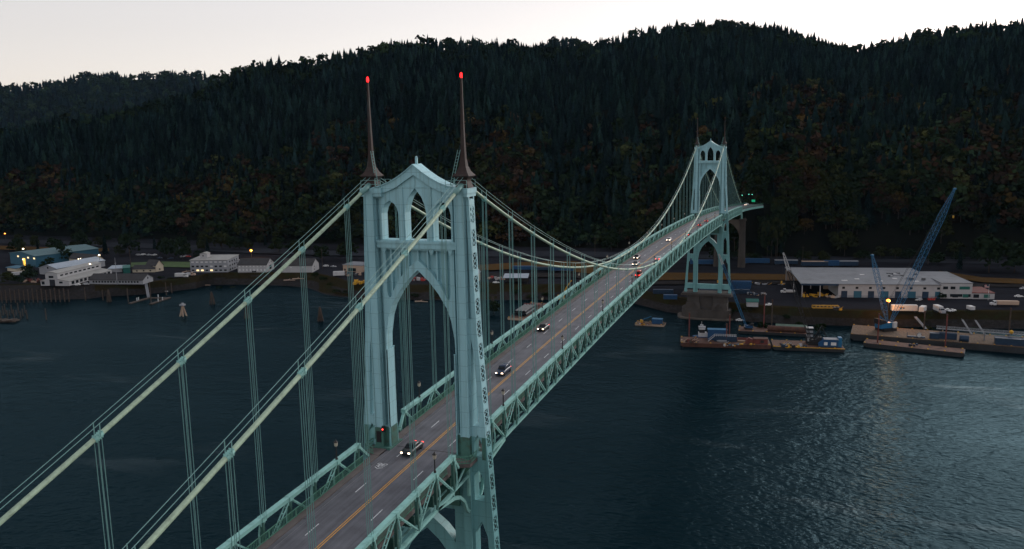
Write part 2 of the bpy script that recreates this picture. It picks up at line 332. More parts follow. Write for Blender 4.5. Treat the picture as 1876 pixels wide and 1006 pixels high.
for ci,px in enumerate(pxs):
    a,dW,dB,dF,dC,zC=column(px); rows=[(dW-40,-5),(dW-6,-1.2),(dW,-.05)]
    for t in(.12,.26,.4,.55,.7,.85):
        j=noise.noise(Vector((px*.05,t*7,0)))
        rows.append((dW+(dB-dW)*t,8*t**1.15+ (j*.9 if dB-dW>6 else 0)))
    rows.append((dB,8))
    for t in(.02,.06,.14,.24,.34,.44,.54,.64,.74,.84,.93,1): rows.append((dB+(dF-dB)*t,8+2*t))
    for i in range(1,41): s=i/40; rows.append((dF+(dC-dF)*s,hill_z(px,s)))
    rows+=[(dC+120,zC-22),(dC+500,zC-150)]
    NR=len(rows)
    for d,z in rows: bm.v.append(tuple(polar(a,d,z)))
MI=[]
for c in range(len(pxs)-1):
    px=pxs[c]
    for r in range(NR-1):
        i=c*NR+r; bm.f.append((i,i+NR,i+NR+1,i+1))
        nn=noise.noise(Vector((px*.02,r*.5,9)))
        if r<6: k=0
        elif r<9: k=1 if nn>-.25 or px>560 else 0
        elif r<10: k=1
        elif r<21: k=2
        else: k=3
        if px<140 and r<9: k=0
        if 560<px<900 and r in(3,4,5): k=1 if nn>.0 else 0
        bm.m.append(k)
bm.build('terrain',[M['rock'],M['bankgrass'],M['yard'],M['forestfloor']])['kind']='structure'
bm=MB(); bm.quad((-900,-1500,0),(900,-1500,0),(900,1800,0),(-900,1800,0)); bm.build('river_water',M['water'])['kind']='structure'
bm=MB(); bm.quad((-2500,-3500,-6),(4200,-3500,-6),(4200,4500,-6),(-2500,4500,-6)); bm.build('river_bed_ground',M['forestfloor'])['kind']='structure'
# far ridges behind the main one
FAR1=[(-600,215),(-300,180),(0,155),(60,154),(130,144),(170,133),(250,135),(340,130),(380,132),(410,142),(450,162),(600,215)]
FAR2=[(900,140),(940,106),(980,84),(1000,77),(1030,70),(1070,73),(1090,84),(1130,112),(1180,150)]
def far_z(tab,dC,px,t): # t -1 foot .. 0 crest .. 1 back
    zC=CZ+dC*slope_at(px,lerp_tab(tab,px))-22
    return zC-abs(t)*(.38 if t<0 else .3)*700 if t>0 else zC+t*240
fm=MB()
for tab,dC in((FAR1,3200),(FAR2,1950)):
    o=len(fm.v); x0,x1=tab[0][0],tab[-1][0]; n=40
    for i in range(n+1):
        px=x0+(x1-x0)*i/n
        for t in(-1,-.8,-.6,-.4,-.2,0,.3,.8): fm.v.append(tuple(polar(azim(px),dC+t*700,far_z(tab,dC,px,t))))
    for i in range(n):
        for j in range(7):
            k=o+i*8+j; fm.f.append((k,k+8,k+9,k+1)); fm.m.append(0)
fm.build('far_hills',M['forestfloor'])['kind']='structure'
# thin sheets on the flats: highway, rail bed, dry grass
def sheet(name,cols,mt,z):
    b=MB()
    for px,ra,rb in cols: b.v+= [tuple(G(px,ra,z)),tuple(G(px,rb,z))]
    for i in range(len(cols)-1): b.f.append((2*i,2*i+2,2*i+3,2*i+1)); b.m.append(0)
    o=b.build(name,mt); o['kind']='structure'; return o
sheet('highway_road',[(-400,435,441),(0,438,446),(150,442,450),(300,447,456),(450,454,463),(600,459,468),(760,461,470),(900,460,470),(1043,460,470),(1200,464,472),(1350,468,475),(1500,471,477),(1650,474,481),(1876,476,484),(2300,480,488)],M['highway'],10.03)
sheet('dry_grass_ground',[(-300,448,454),(0,450,457),(90,453,460),(200,455,461)],M['drygrass'],10.02)
sheet('dry_grass_strip_ground',[(800,490,499),(960,480,492),(1050,478,498),(1200,499,513),(1300,500,512),(1470,503,513)],M['drygrass'],9.6)
sheet('dry_grass_verge_ground',[(1720,496,505),(1800,508,517),(1876,511,520),(2200,516,526)],M['drygrass'],9.6)
sheet('rail_bed_path',[(860,500,507),(1050,500,508),(1200,514,521),(1470,514,520),(1876,521,526),(2200,525,530)],M['ballast'],9.2)
sheet('lawn_ground',[(240,481,489),(300,479,489),(349,480,490)],mat('dim_lawn',(.04,.075,.02),.95,var=.4,scale=.2),9.2)

# ------------------------------------------------------------------ forest
def conifer_tpl(tiers,mm,rad=.17,seed=0):
    r_=np.random.default_rng(seed); v=[];f=[]
    for i in range(tiers):
        t=i/tiers; z0=.10+.82*t; z1=min(1,z0+1.75*.9/tiers*1.0+.05); rr=rad*(1-t)**.8*(1 if i else .85)+.012
        b=len(v)
        for j in range(2*mm):
            a=math.pi*j/mm+r_.uniform(-.2,.2); q=rr*(1.0 if j%2==0 else .5)*r_.uniform(.7,1.2)
            v.append((q*math.cos(a),q*math.sin(a),z0-(.035 if j%2==0 else -.015)*r_.uniform(.5,1.5)))
        v.append((r_.uniform(-.006,.006),r_.uniform(-.006,.006),z1)); c=len(v)-1
        for j in range(2*mm): f.append((b+j,b+(j+1)%(2*mm),c))
    return np.array(v),np.array(f)
def leafy_tpl(n,size,seed=0,lumps=9,flat=.42):
    r_=np.random.default_rng(seed); cs=[]
    for i in range(lumps):
        a=r_.uniform(0,2*math.pi); e=r_.uniform(-.7,1.3); cs.append((.26*math.cos(a)*math.cos(e),.26*math.sin(a)*math.cos(e),.46+.34*math.sin(e),r_.uniform(.15,.25)))
    v=[];f=[]
    for i in range(n):
        c=cs[r_.integers(lumps)]; d=r_.normal(size=3); d[2]=abs(d[2])*.9-.25; d/=np.linalg.norm(d)
        p=np.array(c[:3])+d*c[3]*r_.uniform(.75,1.08); nn=d+r_.normal(size=3)*.45; nn/=np.linalg.norm(nn)
        u=np.cross(nn,r_.normal(size=3)); u/=np.linalg.norm(u); w_=np.cross(nn,u); s=size*r_.uniform(.6,1.3)
        b=len(v); v+= [tuple(p+u*s*.6+w_*s*.2),tuple(p-u*s*.2+w_*s*.6),tuple(p-u*s*.7-w_*s*.15),tuple(p+u*s*.15-w_*s*.6)]
        f+=[(b,b+1,b+2),(b,b+2,b+3)]
    return np.array(v),np.array(f)
def pick(px,s):
    n1=noise.noise(Vector((px*.007,s*4,20))); n2=noise.noise(Vector((px*.03,s*15,5)))
    dec=(.72-s*1.9)+n1*.55+n2*.25
    if px>1350: dec+=.22-.2*s
    if random.random()<dec*.95:
        k=n1*.5+n2*.7+random.uniform(-.35,.35)+(.12 if px>1350 else 0)
        if k>.42 and s<.5: return 'gold' if random.random()<.22 else 'rust'
        if k>.05: return 'olive' if random.random()<.6 or s>.4 else 'rust'
        return 'leaf'
    return 'conifer' if n2>-.1 else 'fir'
TREES=[]   # px, d, z, kind, height
random.seed(4)
N=0
while N<16500:
    px=random.uniform(-420,2260); a,dW,dB,dF,dC,zC=column(px); s=random.random()
    d=dF+(dC-dF)*(s*1.05)
    if random.random()>(d+900)/2600: continue
    s=(d-dF)/(dC-dF); k=pick(px,s); z=hill_z(px,s) if s<=1 else terr(px,d)
    con=k in('conifer','fir'); h=(random.triangular(13,33,20) if con else random.uniform(10,19))
    if con and random.random()<.08: h*=1.12
    if s>.8: h=h*.88; k=k if random.random()<.88 or not con else 'leaf'
    TREES.append((px,d,z,k,h)); N+=1
for i in range(3300):
    px=random.uniform(-100,1980); a,dW,dB,dF,dC,zC=column(px); s=random.random()**1.3*.15+.003
    k=pick(px,s*.5) if random.random()<.75 else random.choice(['leaf','conifer','leaf','olive']); con=k in('conifer','fir')
    TREES.append((px,dF+(dC-dF)*s,hill_z(px,s),k,random.uniform(15,27) if con else random.uniform(11,19)))
TREES.sort(key=lambda t:t[1]-1.0*(t[4]-20)); 
# keep the approach road clear
def on_viaduct(px,d):
    p=polar(azim(px),d,0); return 470<p.x<583 and min((Vector((p.x,p.y))-Vector(q)).length for q in ((499,0),(507,-1),(515,-1.5),(523,-3),(530,-5.5),(538,-8),(545,-11.5),(552,-15),(560,-19.5),(566,-23)))<9
TREES=[t for t in TREES if not on_viaduct(t[0],t[1])]
front=[t for t in TREES if 0<t[0]<1876][:262]; fs_=set(id(t) for t in front)
mass=[t for t in TREES if id(t) not in fs_]
for tab,dC,n in((FAR1,3200,5200),(FAR2,1950,1100)):
    for i in range(n):
        px=random.uniform(tab[0][0],tab[-1][0]); t=-random.random()**1.2*.95+.04
        mass.append((px,dC+t*700,far_z(tab,dC,px,t) if t<0 else far_z(tab,dC,px,0),'fir' if random.random()<.75 else 'leaf',random.uniform(18,34)))
tplC=[conifer_tpl(7,6,.165+.03*(i%4),i) for i in range(8)]; tplD=[leafy_tpl(84,.155,50+i) for i in range(5)]
V=[];F=[];T=[];off=0
for i,(px,d,z,k,h) in enumerate(mass):
    con=k in('conifer','fir'); v,f=(tplC if con else tplD)[random.randrange(8 if con else 5)]
    ang=random.uniform(0,6.28); ca,sa=math.cos(ang),math.sin(ang); hw=h*random.uniform(.85,1.2)*(1.0 if con else 1.15)
    p=polar(azim(px),d,z-.8)
    vv=np.empty_like(v); vv[:,0]=(v[:,0]*ca-v[:,1]*sa)*hw+p.x; vv[:,1]=(v[:,0]*sa+v[:,1]*ca)*hw+p.y; vv[:,2]=v[:,2]*h+p.z
    V.append(vv);F.append(f+off); off+=len(v)
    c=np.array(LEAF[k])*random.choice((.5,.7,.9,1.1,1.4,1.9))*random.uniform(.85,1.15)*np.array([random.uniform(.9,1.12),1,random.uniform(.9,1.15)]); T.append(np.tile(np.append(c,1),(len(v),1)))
V=np.concatenate(V);F=np.concatenate(F);T=np.concatenate(T)
me=bpy.data.meshes.new('forest'); me.vertices.add(len(V)); me.vertices.foreach_set('co',V.astype(np.float32).ravel())
me.loops.add(len(F)*3); me.loops.foreach_set('vertex_index',F.astype(np.int32).ravel())
me.polygons.add(len(F)); me.polygons.foreach_set('loop_start',np.arange(0,len(F)*3,3,dtype=np.int32))
at=me.attributes.new('tint','FLOAT_COLOR','POINT'); at.data.foreach_set('color',T.astype(np.float32).ravel())
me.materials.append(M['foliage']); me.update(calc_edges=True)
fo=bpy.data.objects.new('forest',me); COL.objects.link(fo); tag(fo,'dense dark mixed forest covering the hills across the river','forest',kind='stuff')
# trees that stand apart: the front rank at the foot of the hill, and the ones down on the flats
def np_mesh(name,v,f,mt):
    q=bpy.data.meshes.new(name); q.from_pydata([tuple(x) for x in v],[],[tuple(int(i) for i in x) for x in f]); q.materials.append(mt); return q
tr=MB(); tr.tube([(0,0,-.05),(0,0,.2),(.01,.005,.55)],[.018,.013,.005],6)
for k in range(5):
    a=k*1.26; tr.tube([(0,0,.22+.05*k),(.09*math.cos(a),.09*math.sin(a),.38+.05*k)],[.008,.003],4)
trunkm=tr.build('trunk',M['bark']); trunk_mesh=trunkm.data; bpy.data.objects.remove(trunkm)
CR={}
for k in LEAF:
    CR[k]=[]
    for i in range(4):
        v,f=(conifer_tpl(15,9,.15+.02*i,200+i) if k in('conifer','fir') else leafy_tpl(380,.085,300+i,13))
        CR[k].append(np_mesh('crown',v,f,M['leaf_'+k]))
KN={'conifer':('conifer_tree','dark blue-green conifer'),'fir':('fir_tree','near-black fir'),'olive':('broadleaf_tree','olive-green broadleaf tree'),'leaf':('broadleaf_tree','dark green broadleaf tree'),'rust':('autumn_tree','rust-brown autumn tree'),'gold':('autumn_tree','golden yellow autumn tree')}
def tree(pos,k,h,wd,label,group,rz=None):
    o=thing(KN[k][0],label,'tree',pos,random.uniform(0,6.28),group); o.scale=(wd,wd,h)
    c=bpy.data.objects.new('crown',random.choice(CR[k])); COL.objects.link(c); c.parent=o
    t=bpy.data.objects.new('trunk',trunk_mesh); COL.objects.link(t); t.parent=o
    return o
for px,d,z,k,h in front:
    side='left of the near tower' if px<660 else ('between the two towers' if px<1270 else 'right of the far tower')
    con=k in('conifer','fir')
    tree(polar(azim(px),d,z-.6),k,h,h*random.uniform(.9,1.2)*(1 if con else 1.15),'%s at the forest foot %s'%(KN[k][1],side),'trees along the foot of the forested hill')
YT=[(55,513,13,14,'leaf','round dark tree in front of the teal warehouse yellow doorway'),(87,494,11,13,'leaf','round tree between teal warehouse and silver roofed shed'),(120,482,19,15,'leaf','tall dark tree beside the teal warehouse right wall'),(100,464,14,14,'leaf','dark tree behind the teal warehouse roof'),
(35,462,13,14,'leaf','small dark tree on the dry grass beyond teal warehouse'),(70,463,14,11,'fir','narrow dark fir beyond the teal warehouse roof'),(148,462,19,22,'leaf','broad dark tree beside highway left of the pointed fir'),(194,470,21,16,'fir','pointed black fir behind the beige gabled house'),(238,470,23,22,'leaf','large black broadleaf tree left of the parked boats'),
(308,474,20,18,'leaf','green tree left of the pair beside the three-storey block'),(335,477,21,16,'leaf','green tree right of the pair beside the three-storey block'),(378,459,15,20,'olive','broad olive tree behind the small rooftop penthouse'),(407,459,16,22,'olive','broad olive tree right of the rooftop penthouse'),(432,460,14,18,'leaf','dark broadleaf tree behind the three-storey block end'),
(510,466,16,18,'leaf','dark broadleaf tree behind the two-storey white house'),(548,470,15,16,'leaf','dark tree behind the long white shed roof'),(590,478,14,14,'leaf','dark tree left of the tan flat-roofed shop'),(640,477,16,18,'leaf','dark tree behind the tan flat-roofed shop'),
(15,519,9,12,'olive','low olive tree at the left edge of the seawall'),(36,519,7,9,'leaf','small green tree on the seawall beside the scrap heap'),
(1757,499,17,15,'fir','dark rounded tree behind the long grey-roofed warehouse'),(1811,502,26,30,'leaf','big dark tree behind the flag pole'),(1858,502,22,24,'leaf','big dark tree at the right edge beyond the rail line'),(1715,488,10,13,'leaf','low dark tree beside highway above the warehouse vents'),(1640,478,10,11,'olive','small yellowish tree beside highway above the warehouse roof'),(1612,478,11,12,'olive','small olive tree beside highway left of the yellowish one'),(1580,480,9,12,'leaf','low dark tree behind the short blue lattice mast'),
(1312,478,12,13,'leaf','bushy dark tree behind the far tower legs'),(1120,462,15,18,'leaf','grey-green tree beyond the bridge middle beside highway'),
(1135,456,20,17,'leaf','tall green tree beyond the bridge middle beside highway'),(905,552,9,11,'leaf','tree leaning over the water on the rocky bank'),(1400,578,5,8,'leaf','dark bush on the bank behind the rusty pipe stack'),(1503,582,5,9,'leaf','dark bush on the bank below the yellow rack'),(1725,548,4.5,6,'leaf','round bush against the warehouse office wall')]
for px,row,h,wd,k,lb in YT: 
    p=G(px,row,8.5 if row<520 else 8); 
    d=hd(p); p.z=terr(px,d)-.2
    tree(p,k,h,wd,lb,None)
for i in range(34):
    px=random.uniform(4,640); row=random.uniform(446,474); p=G(px,row,9); p.z=terr(px,hd(p))-.2; k=random.choice(['leaf','leaf','olive','fir'])
    tree(p,k,random.uniform(7,15),random.uniform(8,14),'%s beside the highway behind the left bank buildings'%KN[k][1],'trees along the far bank highway')
for i in range(20):
    px=random.uniform(1330,1880); row=random.uniform(474,482); p=G(px,row,9); p.z=terr(px,hd(p))-.2; k=random.choice(['leaf','leaf','olive'])
    tree(p,k,random.uniform(5,10),random.uniform(7,12),'%s beside the highway behind the large warehouse'%KN[k][1],'trees along the far bank highway')
for i,(x,y) in enumerate(((547,-24),(551,-27),(556,-28),(560,-30),(553,-33),(562,-22),(566,-26),(558,-36),(566,-14),(568,-6),(563,2),(571,-18),(549,-30),(545,-27))):
    d=math.hypot(x-CX,y-CY); an=math.atan2(y-CY,x-CX); px=PW/2+FPX*math.tan(YAW-an); z=terr(px,d)-.3; h=min(36,max(16,(54 if i<9 else 60)+(i*5)%4-z))
    tree((x,y,z),['leaf','fir','leaf','olive','conifer'][i%5],h,h*.62,'tall %s crowding the end of the curved viaduct'%KN[['leaf','fir','leaf','olive','conifer'][i%5]][1],'trees around the viaduct end')
BU=[(i*17+6,522-(i*7)%4 if i*17<150 else 516-(i*5)%6,2.2+(i%3)*.5,5+(i%4)) for i in range(21)]+[(566,502,4.5,4),(578,508,3.5,6),(592,514,3.5,7),(604,520,3,6),(616,526,3,7),(632,528,3,6),(700,532,3.2,7),(725,533,3.2,8),(760,532,3,8),(800,531,3,8),(880,528,3.2,8),(945,530,3,8),(975,532,3,8),(1000,531,3,8),(1345,565,3,7),(1370,566,3,7),(1440,572,2.6,6),(1465,575,2.6,6),(1700,582,2.4,8),(1740,583,2.4,8),(1780,583,2.6,8),(1690,580,2,6),(455,510,2.5,6),(400,513,2.5,6),(425,512,2.2,6),(486,510,2.2,6)]
for i,(px,row,h,wd) in enumerate(BU):
    p=G(px,row,6); p.z=terr(px,hd(p))-.4
    o=thing('shrub','low scrubby green shrub growing on the river bank slope','shrub',p,random.uniform(0,6),'shrubs on the river bank'); o.scale=(wd,wd,h)
    c=bpy.data.objects.new('foliage',random.choice(CR['leaf' if i%3 else 'olive'])); COL.objects.link(c); c.parent=o; c.location=(0,0,-.32)
# ------------------------------------------------------------------ the suspension bridge
SPAN=368.0
def DK(x): return 60.4-3.35*((x-184)/184)**2
NM=[7.6+i*352.8/61 for i in range(62)]
NS=[-7.6-i*5.78 for i in range(22)]; NFAR=[SPAN+7.6+i*5.78 for i in range(22)]
bridge=thing('suspension_bridge','green steel suspension bridge with two gothic arched towers crossing the river','bridge',(0,0,0))
YE=[(14.5,13.1),(30,12.1),(46,11.2),(60,10.35),(77,9.25),(97.5,8.5)]
def ye(z): return lerp_tab(YE,z)
def mir(h): return h+[(-y,z) for y,z in h[::-1] if abs(y)>1e-6]
def flip(h): return [(-y,z) for y,z in h]
def make_tower(lit):
    zs=[16.5,23,30,38,46,53,60,68,77,87,97.5]
    outer=[(ye(z),z) for z in zs]+[(6.5,97.5),(5.4,97.3),(3.9,97.8),(2.5,98.5),(1.2,99.4),(0,100.2)]; outer=mir(outer)
    h=[mir([(5.8,56.2),(5.8,73),(5.72,75.2),(5.25,78),(4.65,79.8),(3.3,82),(1.75,83.9),(0,85.5)])]
    span=mir([(5.3,88.5),(5.3,82.3),(5.2,81.5),(4.95,81.1),(4.65,81.2),(4.4,81.9),(3.55,83.4),(2.3,85.1),(1.1,86.2),(0,87.0)])
    h.append(span)
    sm=[(5.68,90),(5.68,93.9),(5.45,94.75),(5.0,95.4),(4.26,95.85),(3.5,95.4),(3.05,94.75),(2.84,93.9),(2.84,90)]
    h+=[sm,flip(sm),mir([(1.75,90),(1.75,94.1),(1.5,95.3),(1.0,96.5),(0,97.75)])]
    for q in ([(8.25,62),(9.3,62),(9.08,68),(8.75,73),(8.38,75.4),(8.25,73.5)],[(8.3,57.3),(9.7,57.3),(9.65,59.4),(9.05,60.7),(8.45,59.7)],
              [(8.3,50.2),(9.95,50.2),(9.8,53.8),(9.1,55),(8.3,54.2)],[(8.3,36.6),(10.8,36.6),(10.3,44.4),(9.4,46.8),(8.3,44.8)],[(8.3,19.4),(11.7,19.4),(11.15,31),(9.8,34.6),(8.3,32)],
              [(.5,48.2),(4.9,48.2),(4.9,42.6),(3,44.8),(.9,46.4)]): h+=[q,flip(q)]
    tro=[(5.98,60.6),(6.6,60.6),(6.6,96.2),(5.98,96.2)]; h+=[tro,flip(tro)]
    tr2=[(8.02,78.5),(8.55,78.5),(8.12,96.0),(8.02,96.0)]; h+=[tr2,flip(tr2)]
    h.append(mir([(5.8,19.2),(5.8,34),(5.2,37.5),(3.9,40.3),(2,42.7),(0,44.4)]))
    onedge=lambda p,q:(p[1]!=q[1] and abs(abs(p[0])-ye(p[1]))<1e-3 and abs(abs(q[0])-ye(q[1]))<1e-3)
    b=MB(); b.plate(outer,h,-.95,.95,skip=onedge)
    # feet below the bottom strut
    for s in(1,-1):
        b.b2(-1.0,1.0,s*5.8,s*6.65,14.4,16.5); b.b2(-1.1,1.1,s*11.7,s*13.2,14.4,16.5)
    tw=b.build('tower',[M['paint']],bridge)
    b=MB()
    for s in(1,-1): b.b2(-.22,.22,s*5.9,s*6.7,60.4,96.4); b.b2(-.3,.3,s*7.95,s*8.62,78.3,96.2)
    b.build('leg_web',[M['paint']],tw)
    # thin recessed infill of the spandrel with its vertical ribs
    b=MB(); b.plate(mir([(5.35,88.6),(5.35,81.0),(4.3,81.0),(3.4,83.2),(2.2,84.9),(1,86.0),(0,86.8)]),[],-.08,.08)
    for y,z0 in((0,86.8),(1.6,85.6),(-1.6,85.6),(3.1,83.8),(-3.1,83.8),(4.5,81.3),(-4.5,81.3)): b.b2(-.72,.72,y-.11,y+.11,z0,88.6)
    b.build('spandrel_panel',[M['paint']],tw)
    b=MB(); b.b2(-1.25,1.25,-6.6,6.6,88.78,89.75); b.b2(-1.38,1.38,-6.62,6.62,89.55,89.9)
    for y in(-5.5,-2.4,2.4,5.5): b.prism([(y-.4,88.78),(y+.4,88.78),(y+.18,87.9),(y-.18,87.9)],-1.1,1.1)
    b.build('crossbeam',[M['paint']],tw)
    # mullions and stiffeners of the arcade
    b=MB()
    for s in(1,-1):
        b.b2(-1.08,1.08,s*1.95,s*2.68,89.9,97.9); b.b2(-1.02,1.02,s*4.2,s*4.32,95.9,97.9); b.b2(-1.15,1.15,s*1.9,s*2.73,93.7,93.85)
    b.b2(-1.02,1.02,-.06,.06,97.9,99.9); b.b2(-1.02,1.02,-3.2,3.2,97.86,97.98)
    b.build('mullion',[M['paint']],tw)
    # sweeping roof
    tp=[(6.9,97.65),(5.6,97.95),(4.2,98.45),(2.8,99.15),(1.4,100.05),(0,101.1)]; bt=[(0,99.65),(1.4,98.85),(2.8,97.9),(4.2,97.3),(5.6,96.9),(6.9,96.7)]
    for s in(1,-1):
        b=MB()
        for i in range(5):
            a,c=tp[i],tp[i+1]; d_,e_=bt[5-i],bt[4-i]
            b.prism([(s*a[0],a[1]),(s*c[0],c[1]),(s*e_[0],e_[1]),(s*d_[0],d_[1])],-1.3,1.3)
            b.prism([(s*a[0],a[1]+.02),(s*c[0],c[1]+.02),(s*c[0],c[1]+.16),(s*a[0],a[1]+.16)],-1.5,1.5)
        b.build('roof_beam',[M['paint']],tw)
    b=MB(); b.box((0,0,101.5),(.3,.3,1.2)); b.lathe((0,0,102.1),[(.15,0),(.2,.12),(.05,.3)],6); b.build('finial',[M['paint']],tw)
    for s in(1,-1):
        # pilaster: vertical inner column standing proud of the plate
        b=MB(); b.b2(-1.7,1.7,s*6.7,s*7.95,60.4,96.9); b.b2(-1.7,1.7,s*6.7,s*7.95,14.4,56.0)
        for x in(-1.74,1.74):
            for y in(6.68,7.97): b.b2(x-.09,x+.09,s*(y-.07),s*(y+.07),60.4,96.9)
        for x in(-1.2,1.2): b.b2(x-.1,x+.1,s*5.62,s*5.86,57.2,73)
        b.b2(-1.3,1.3,s*5.62,s*5.72,60.4,72.9)
        b.b2(-1.75,1.75,s*5.2,s*8.75,97.0,97.75); b.b2(-1.65,1.65,s*5.3,s*8.65,96.5,97.0)
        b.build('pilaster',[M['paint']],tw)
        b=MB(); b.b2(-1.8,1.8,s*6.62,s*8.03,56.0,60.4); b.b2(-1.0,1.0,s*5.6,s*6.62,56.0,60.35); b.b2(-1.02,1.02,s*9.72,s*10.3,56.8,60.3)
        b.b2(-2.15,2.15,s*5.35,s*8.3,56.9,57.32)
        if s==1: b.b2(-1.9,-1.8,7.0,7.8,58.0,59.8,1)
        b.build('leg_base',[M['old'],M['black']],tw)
        # laced outer face
        b=MB(); z=95.6
        for x in(-.86,.86): 
            for za,zb in zip(zs,zs[1:]): b.bar((x,s*(ye(za)+.02),za),(x,s*(ye(zb)+.02),zb),.3,.1,ref=(0,1,0))
        while z>17:
            def P(x,zz): return (x,s*(ye(zz)+.05),zz)
            b.bar(P(0,z+.5),P(0,z-.5),1.7,.08,ref=(0,1,0))
            for i in range(3):
                a=z-.5-i*.8; c=a-.8
                b.bar(P(-.72,a),P(.72,c),.13,.06,ref=(0,1,0)); b.bar(P(.72,a),P(-.72,c),.13,.05,ref=(0,1,0))
            z-=3.4
        b.build('lacing',[M['paint']],tw)
        b=MB()
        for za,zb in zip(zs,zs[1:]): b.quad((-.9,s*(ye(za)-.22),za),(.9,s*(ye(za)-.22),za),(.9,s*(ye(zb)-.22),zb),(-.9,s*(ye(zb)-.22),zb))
        b.build('shade_backing',[M['dark']],tw)  # dark sheet behind the lacing, standing in for shade inside the hollow leg
        # rusty copper spire
        b=MB(); b.lathe((0,s*7.55,97.75),[(1.08,0),(.76,.95),(.8,1.25),(1.3,1.72),(1.28,1.8),(.8,2.4),(.52,3.1),(.37,4.2),(.29,5.8),(.22,8.5),(.17,11.5),(.13,14.6),(.11,15.6)],4,sq=True)
        for zz in range(9): b.box((0,s*7.55,102.5+zz*1.3),(.62-.05*zz,.05,.06))
        b.build('spire',[M['spire']],tw)
        b=MB(); b.lathe((0,s*7.55,113.3),[(.08,0),(.16,.05),(.18,.2),(.16,.6),(.06,.75)],8)
        b.build('beacon',[M['beacon'] if lit else M['brick']],tw)
        # ladder and guard rail by the spire
        b=MB()
        for o in(-.22,.22): b.bar((-1.3+o*.2,s*(6.0)+o,97.8),(-.5+o*.2,s*7.1+o,103.2),.07,.07)
        for k in range(12): t=k/12; b.bar((-1.3+.8*t,s*(6.0+1.1*t)-.22,97.8+5.4*t),(-1.3+.8*t,s*(6.0+1.1*t)+.22,97.8+5.4*t),.05,.05)
        b.build('ladder',[M['rope']],tw)
        b=MB()
        for x in(-1.6,1.6):
            for zz in(98.3,98.9): b.bar((x,s*5.3,zz),(x,s*8.6,zz),.06,.06)
            for y in(5.3,6.2,8.6): b.bar((x,s*y,97.7),(x,s*y,98.9),.06,.06)
        b.build('guard_rail',[M['rope']],tw)
        # walkway balcony round the leg
        b=MB(); b.prism([(-4.6,s*6.9),(-3.6,s*8.9),(3.6,s*8.9),(4.6,s*6.9),(4.6,s*5.95),(-4.6,s*5.95)],56.55,57.1,ax='z')
        b.prism([(s*8.9,56.5),(s*6.9,56.5),(s*6.9,54.4)],-2.6,-2.2,mi=1); b.prism([(s*8.9,56.5),(s*6.9,56.5),(s*6.9,54.4)],2.2,2.6,mi=1)
        pts=[(-4.6,6.95),(-3.6,8.85),(-1.1,8.85)]
        for q in(1,-1):
            for (xa,ya),(xb,yb) in zip(pts,pts[1:]):
                for zz in(57.25,57.75,58.25): b.bar((q*xa,s*ya,zz),(q*xb,s*yb,zz),.09,.09,mi=1)
                n=6
                for k in range(n+1): t=k/n; b.bar((q*(xa+(xb-xa)*t),s*(ya+(yb-ya)*t),57.1),(q*(xa+(xb-xa)*t),s*(ya+(yb-ya)*t),58.25),.05,.05,mi=1)
        b.build('balcony',[M['walk'],M['rail']],tw)
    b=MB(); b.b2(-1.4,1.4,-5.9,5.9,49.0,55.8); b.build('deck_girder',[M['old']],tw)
    return tw
tw=make_tower(True); tw2=copy_tree(tw,bridge,loc=(SPAN,0,0))
for c in list(tw2.children):
    if c.name.startswith('beacon'): c.data=c.data.copy(); c.data.materials[0]=M['brick']
# deck
def strip(b,xs,ya,yb,dz,mi=0,th=None):
    for a,c in zip(xs,xs[1:]):
        za,zc=DK(a)+dz,DK(c)+dz
        if th is None: b.quad((a,ya,za),(c,ya,zc),(c,yb,zc),(a,yb,za),mi)
        else:
            o=len(b.v); b.v+=[(x,y,z-t) for t in(0,th) for (x,z) in((a,za),(c,zc)) for y in(ya,yb)]
            b.f+=[(o,o+2,o+3,o+1),(o+4,o+5,o+7,o+6),(o,o+4,o+6,o+2),(o+1,o+3,o+7,o+5),(o,o+1,o+5,o+4),(o+2,o+6,o+7,o+3)]; b.m+=[mi]*6
XS=NS[::-1]+[-4,0,4]+NM+[SPAN-4,SPAN,SPAN+4]+NFAR
b=MB(); strip(b,XS,-5.95,5.95,0,0,.5)
xx=[-140+2*i for i in range(330)]
for y in(.17,-.17): strip(b,[x for x in xx if x<501],y-.07,y+.07,.006,2)
x=-28.5-12.25*8
while x<499:
    strip(b,[x,x+3.1],3.12,3.26,.006,1); strip(b,[x+5.75,x+8.85],-3.0,-2.86,.006,1); x+=12.25
strip(b,[x for x in xx if x<501],5.18,5.26,.005,3); strip(b,[x for x in xx if x<501],-5.26,-5.18,.005,3)
for x in(-.4,): b.quad((x,-5.9,DK(x)+.008),(x+.35,-5.9,DK(x)+.008),(x+.35,5.9,DK(x)+.008),(x,5.9,DK(x)+.008),4)
for x in(72.0,140.,214.,290.): b.quad((x,-5.9,DK(x)+.004),(x+.15,-5.9,DK(x)+.004),(x+.15,5.9,DK(x)+.004),(x,5.9,DK(x)+.004),4)
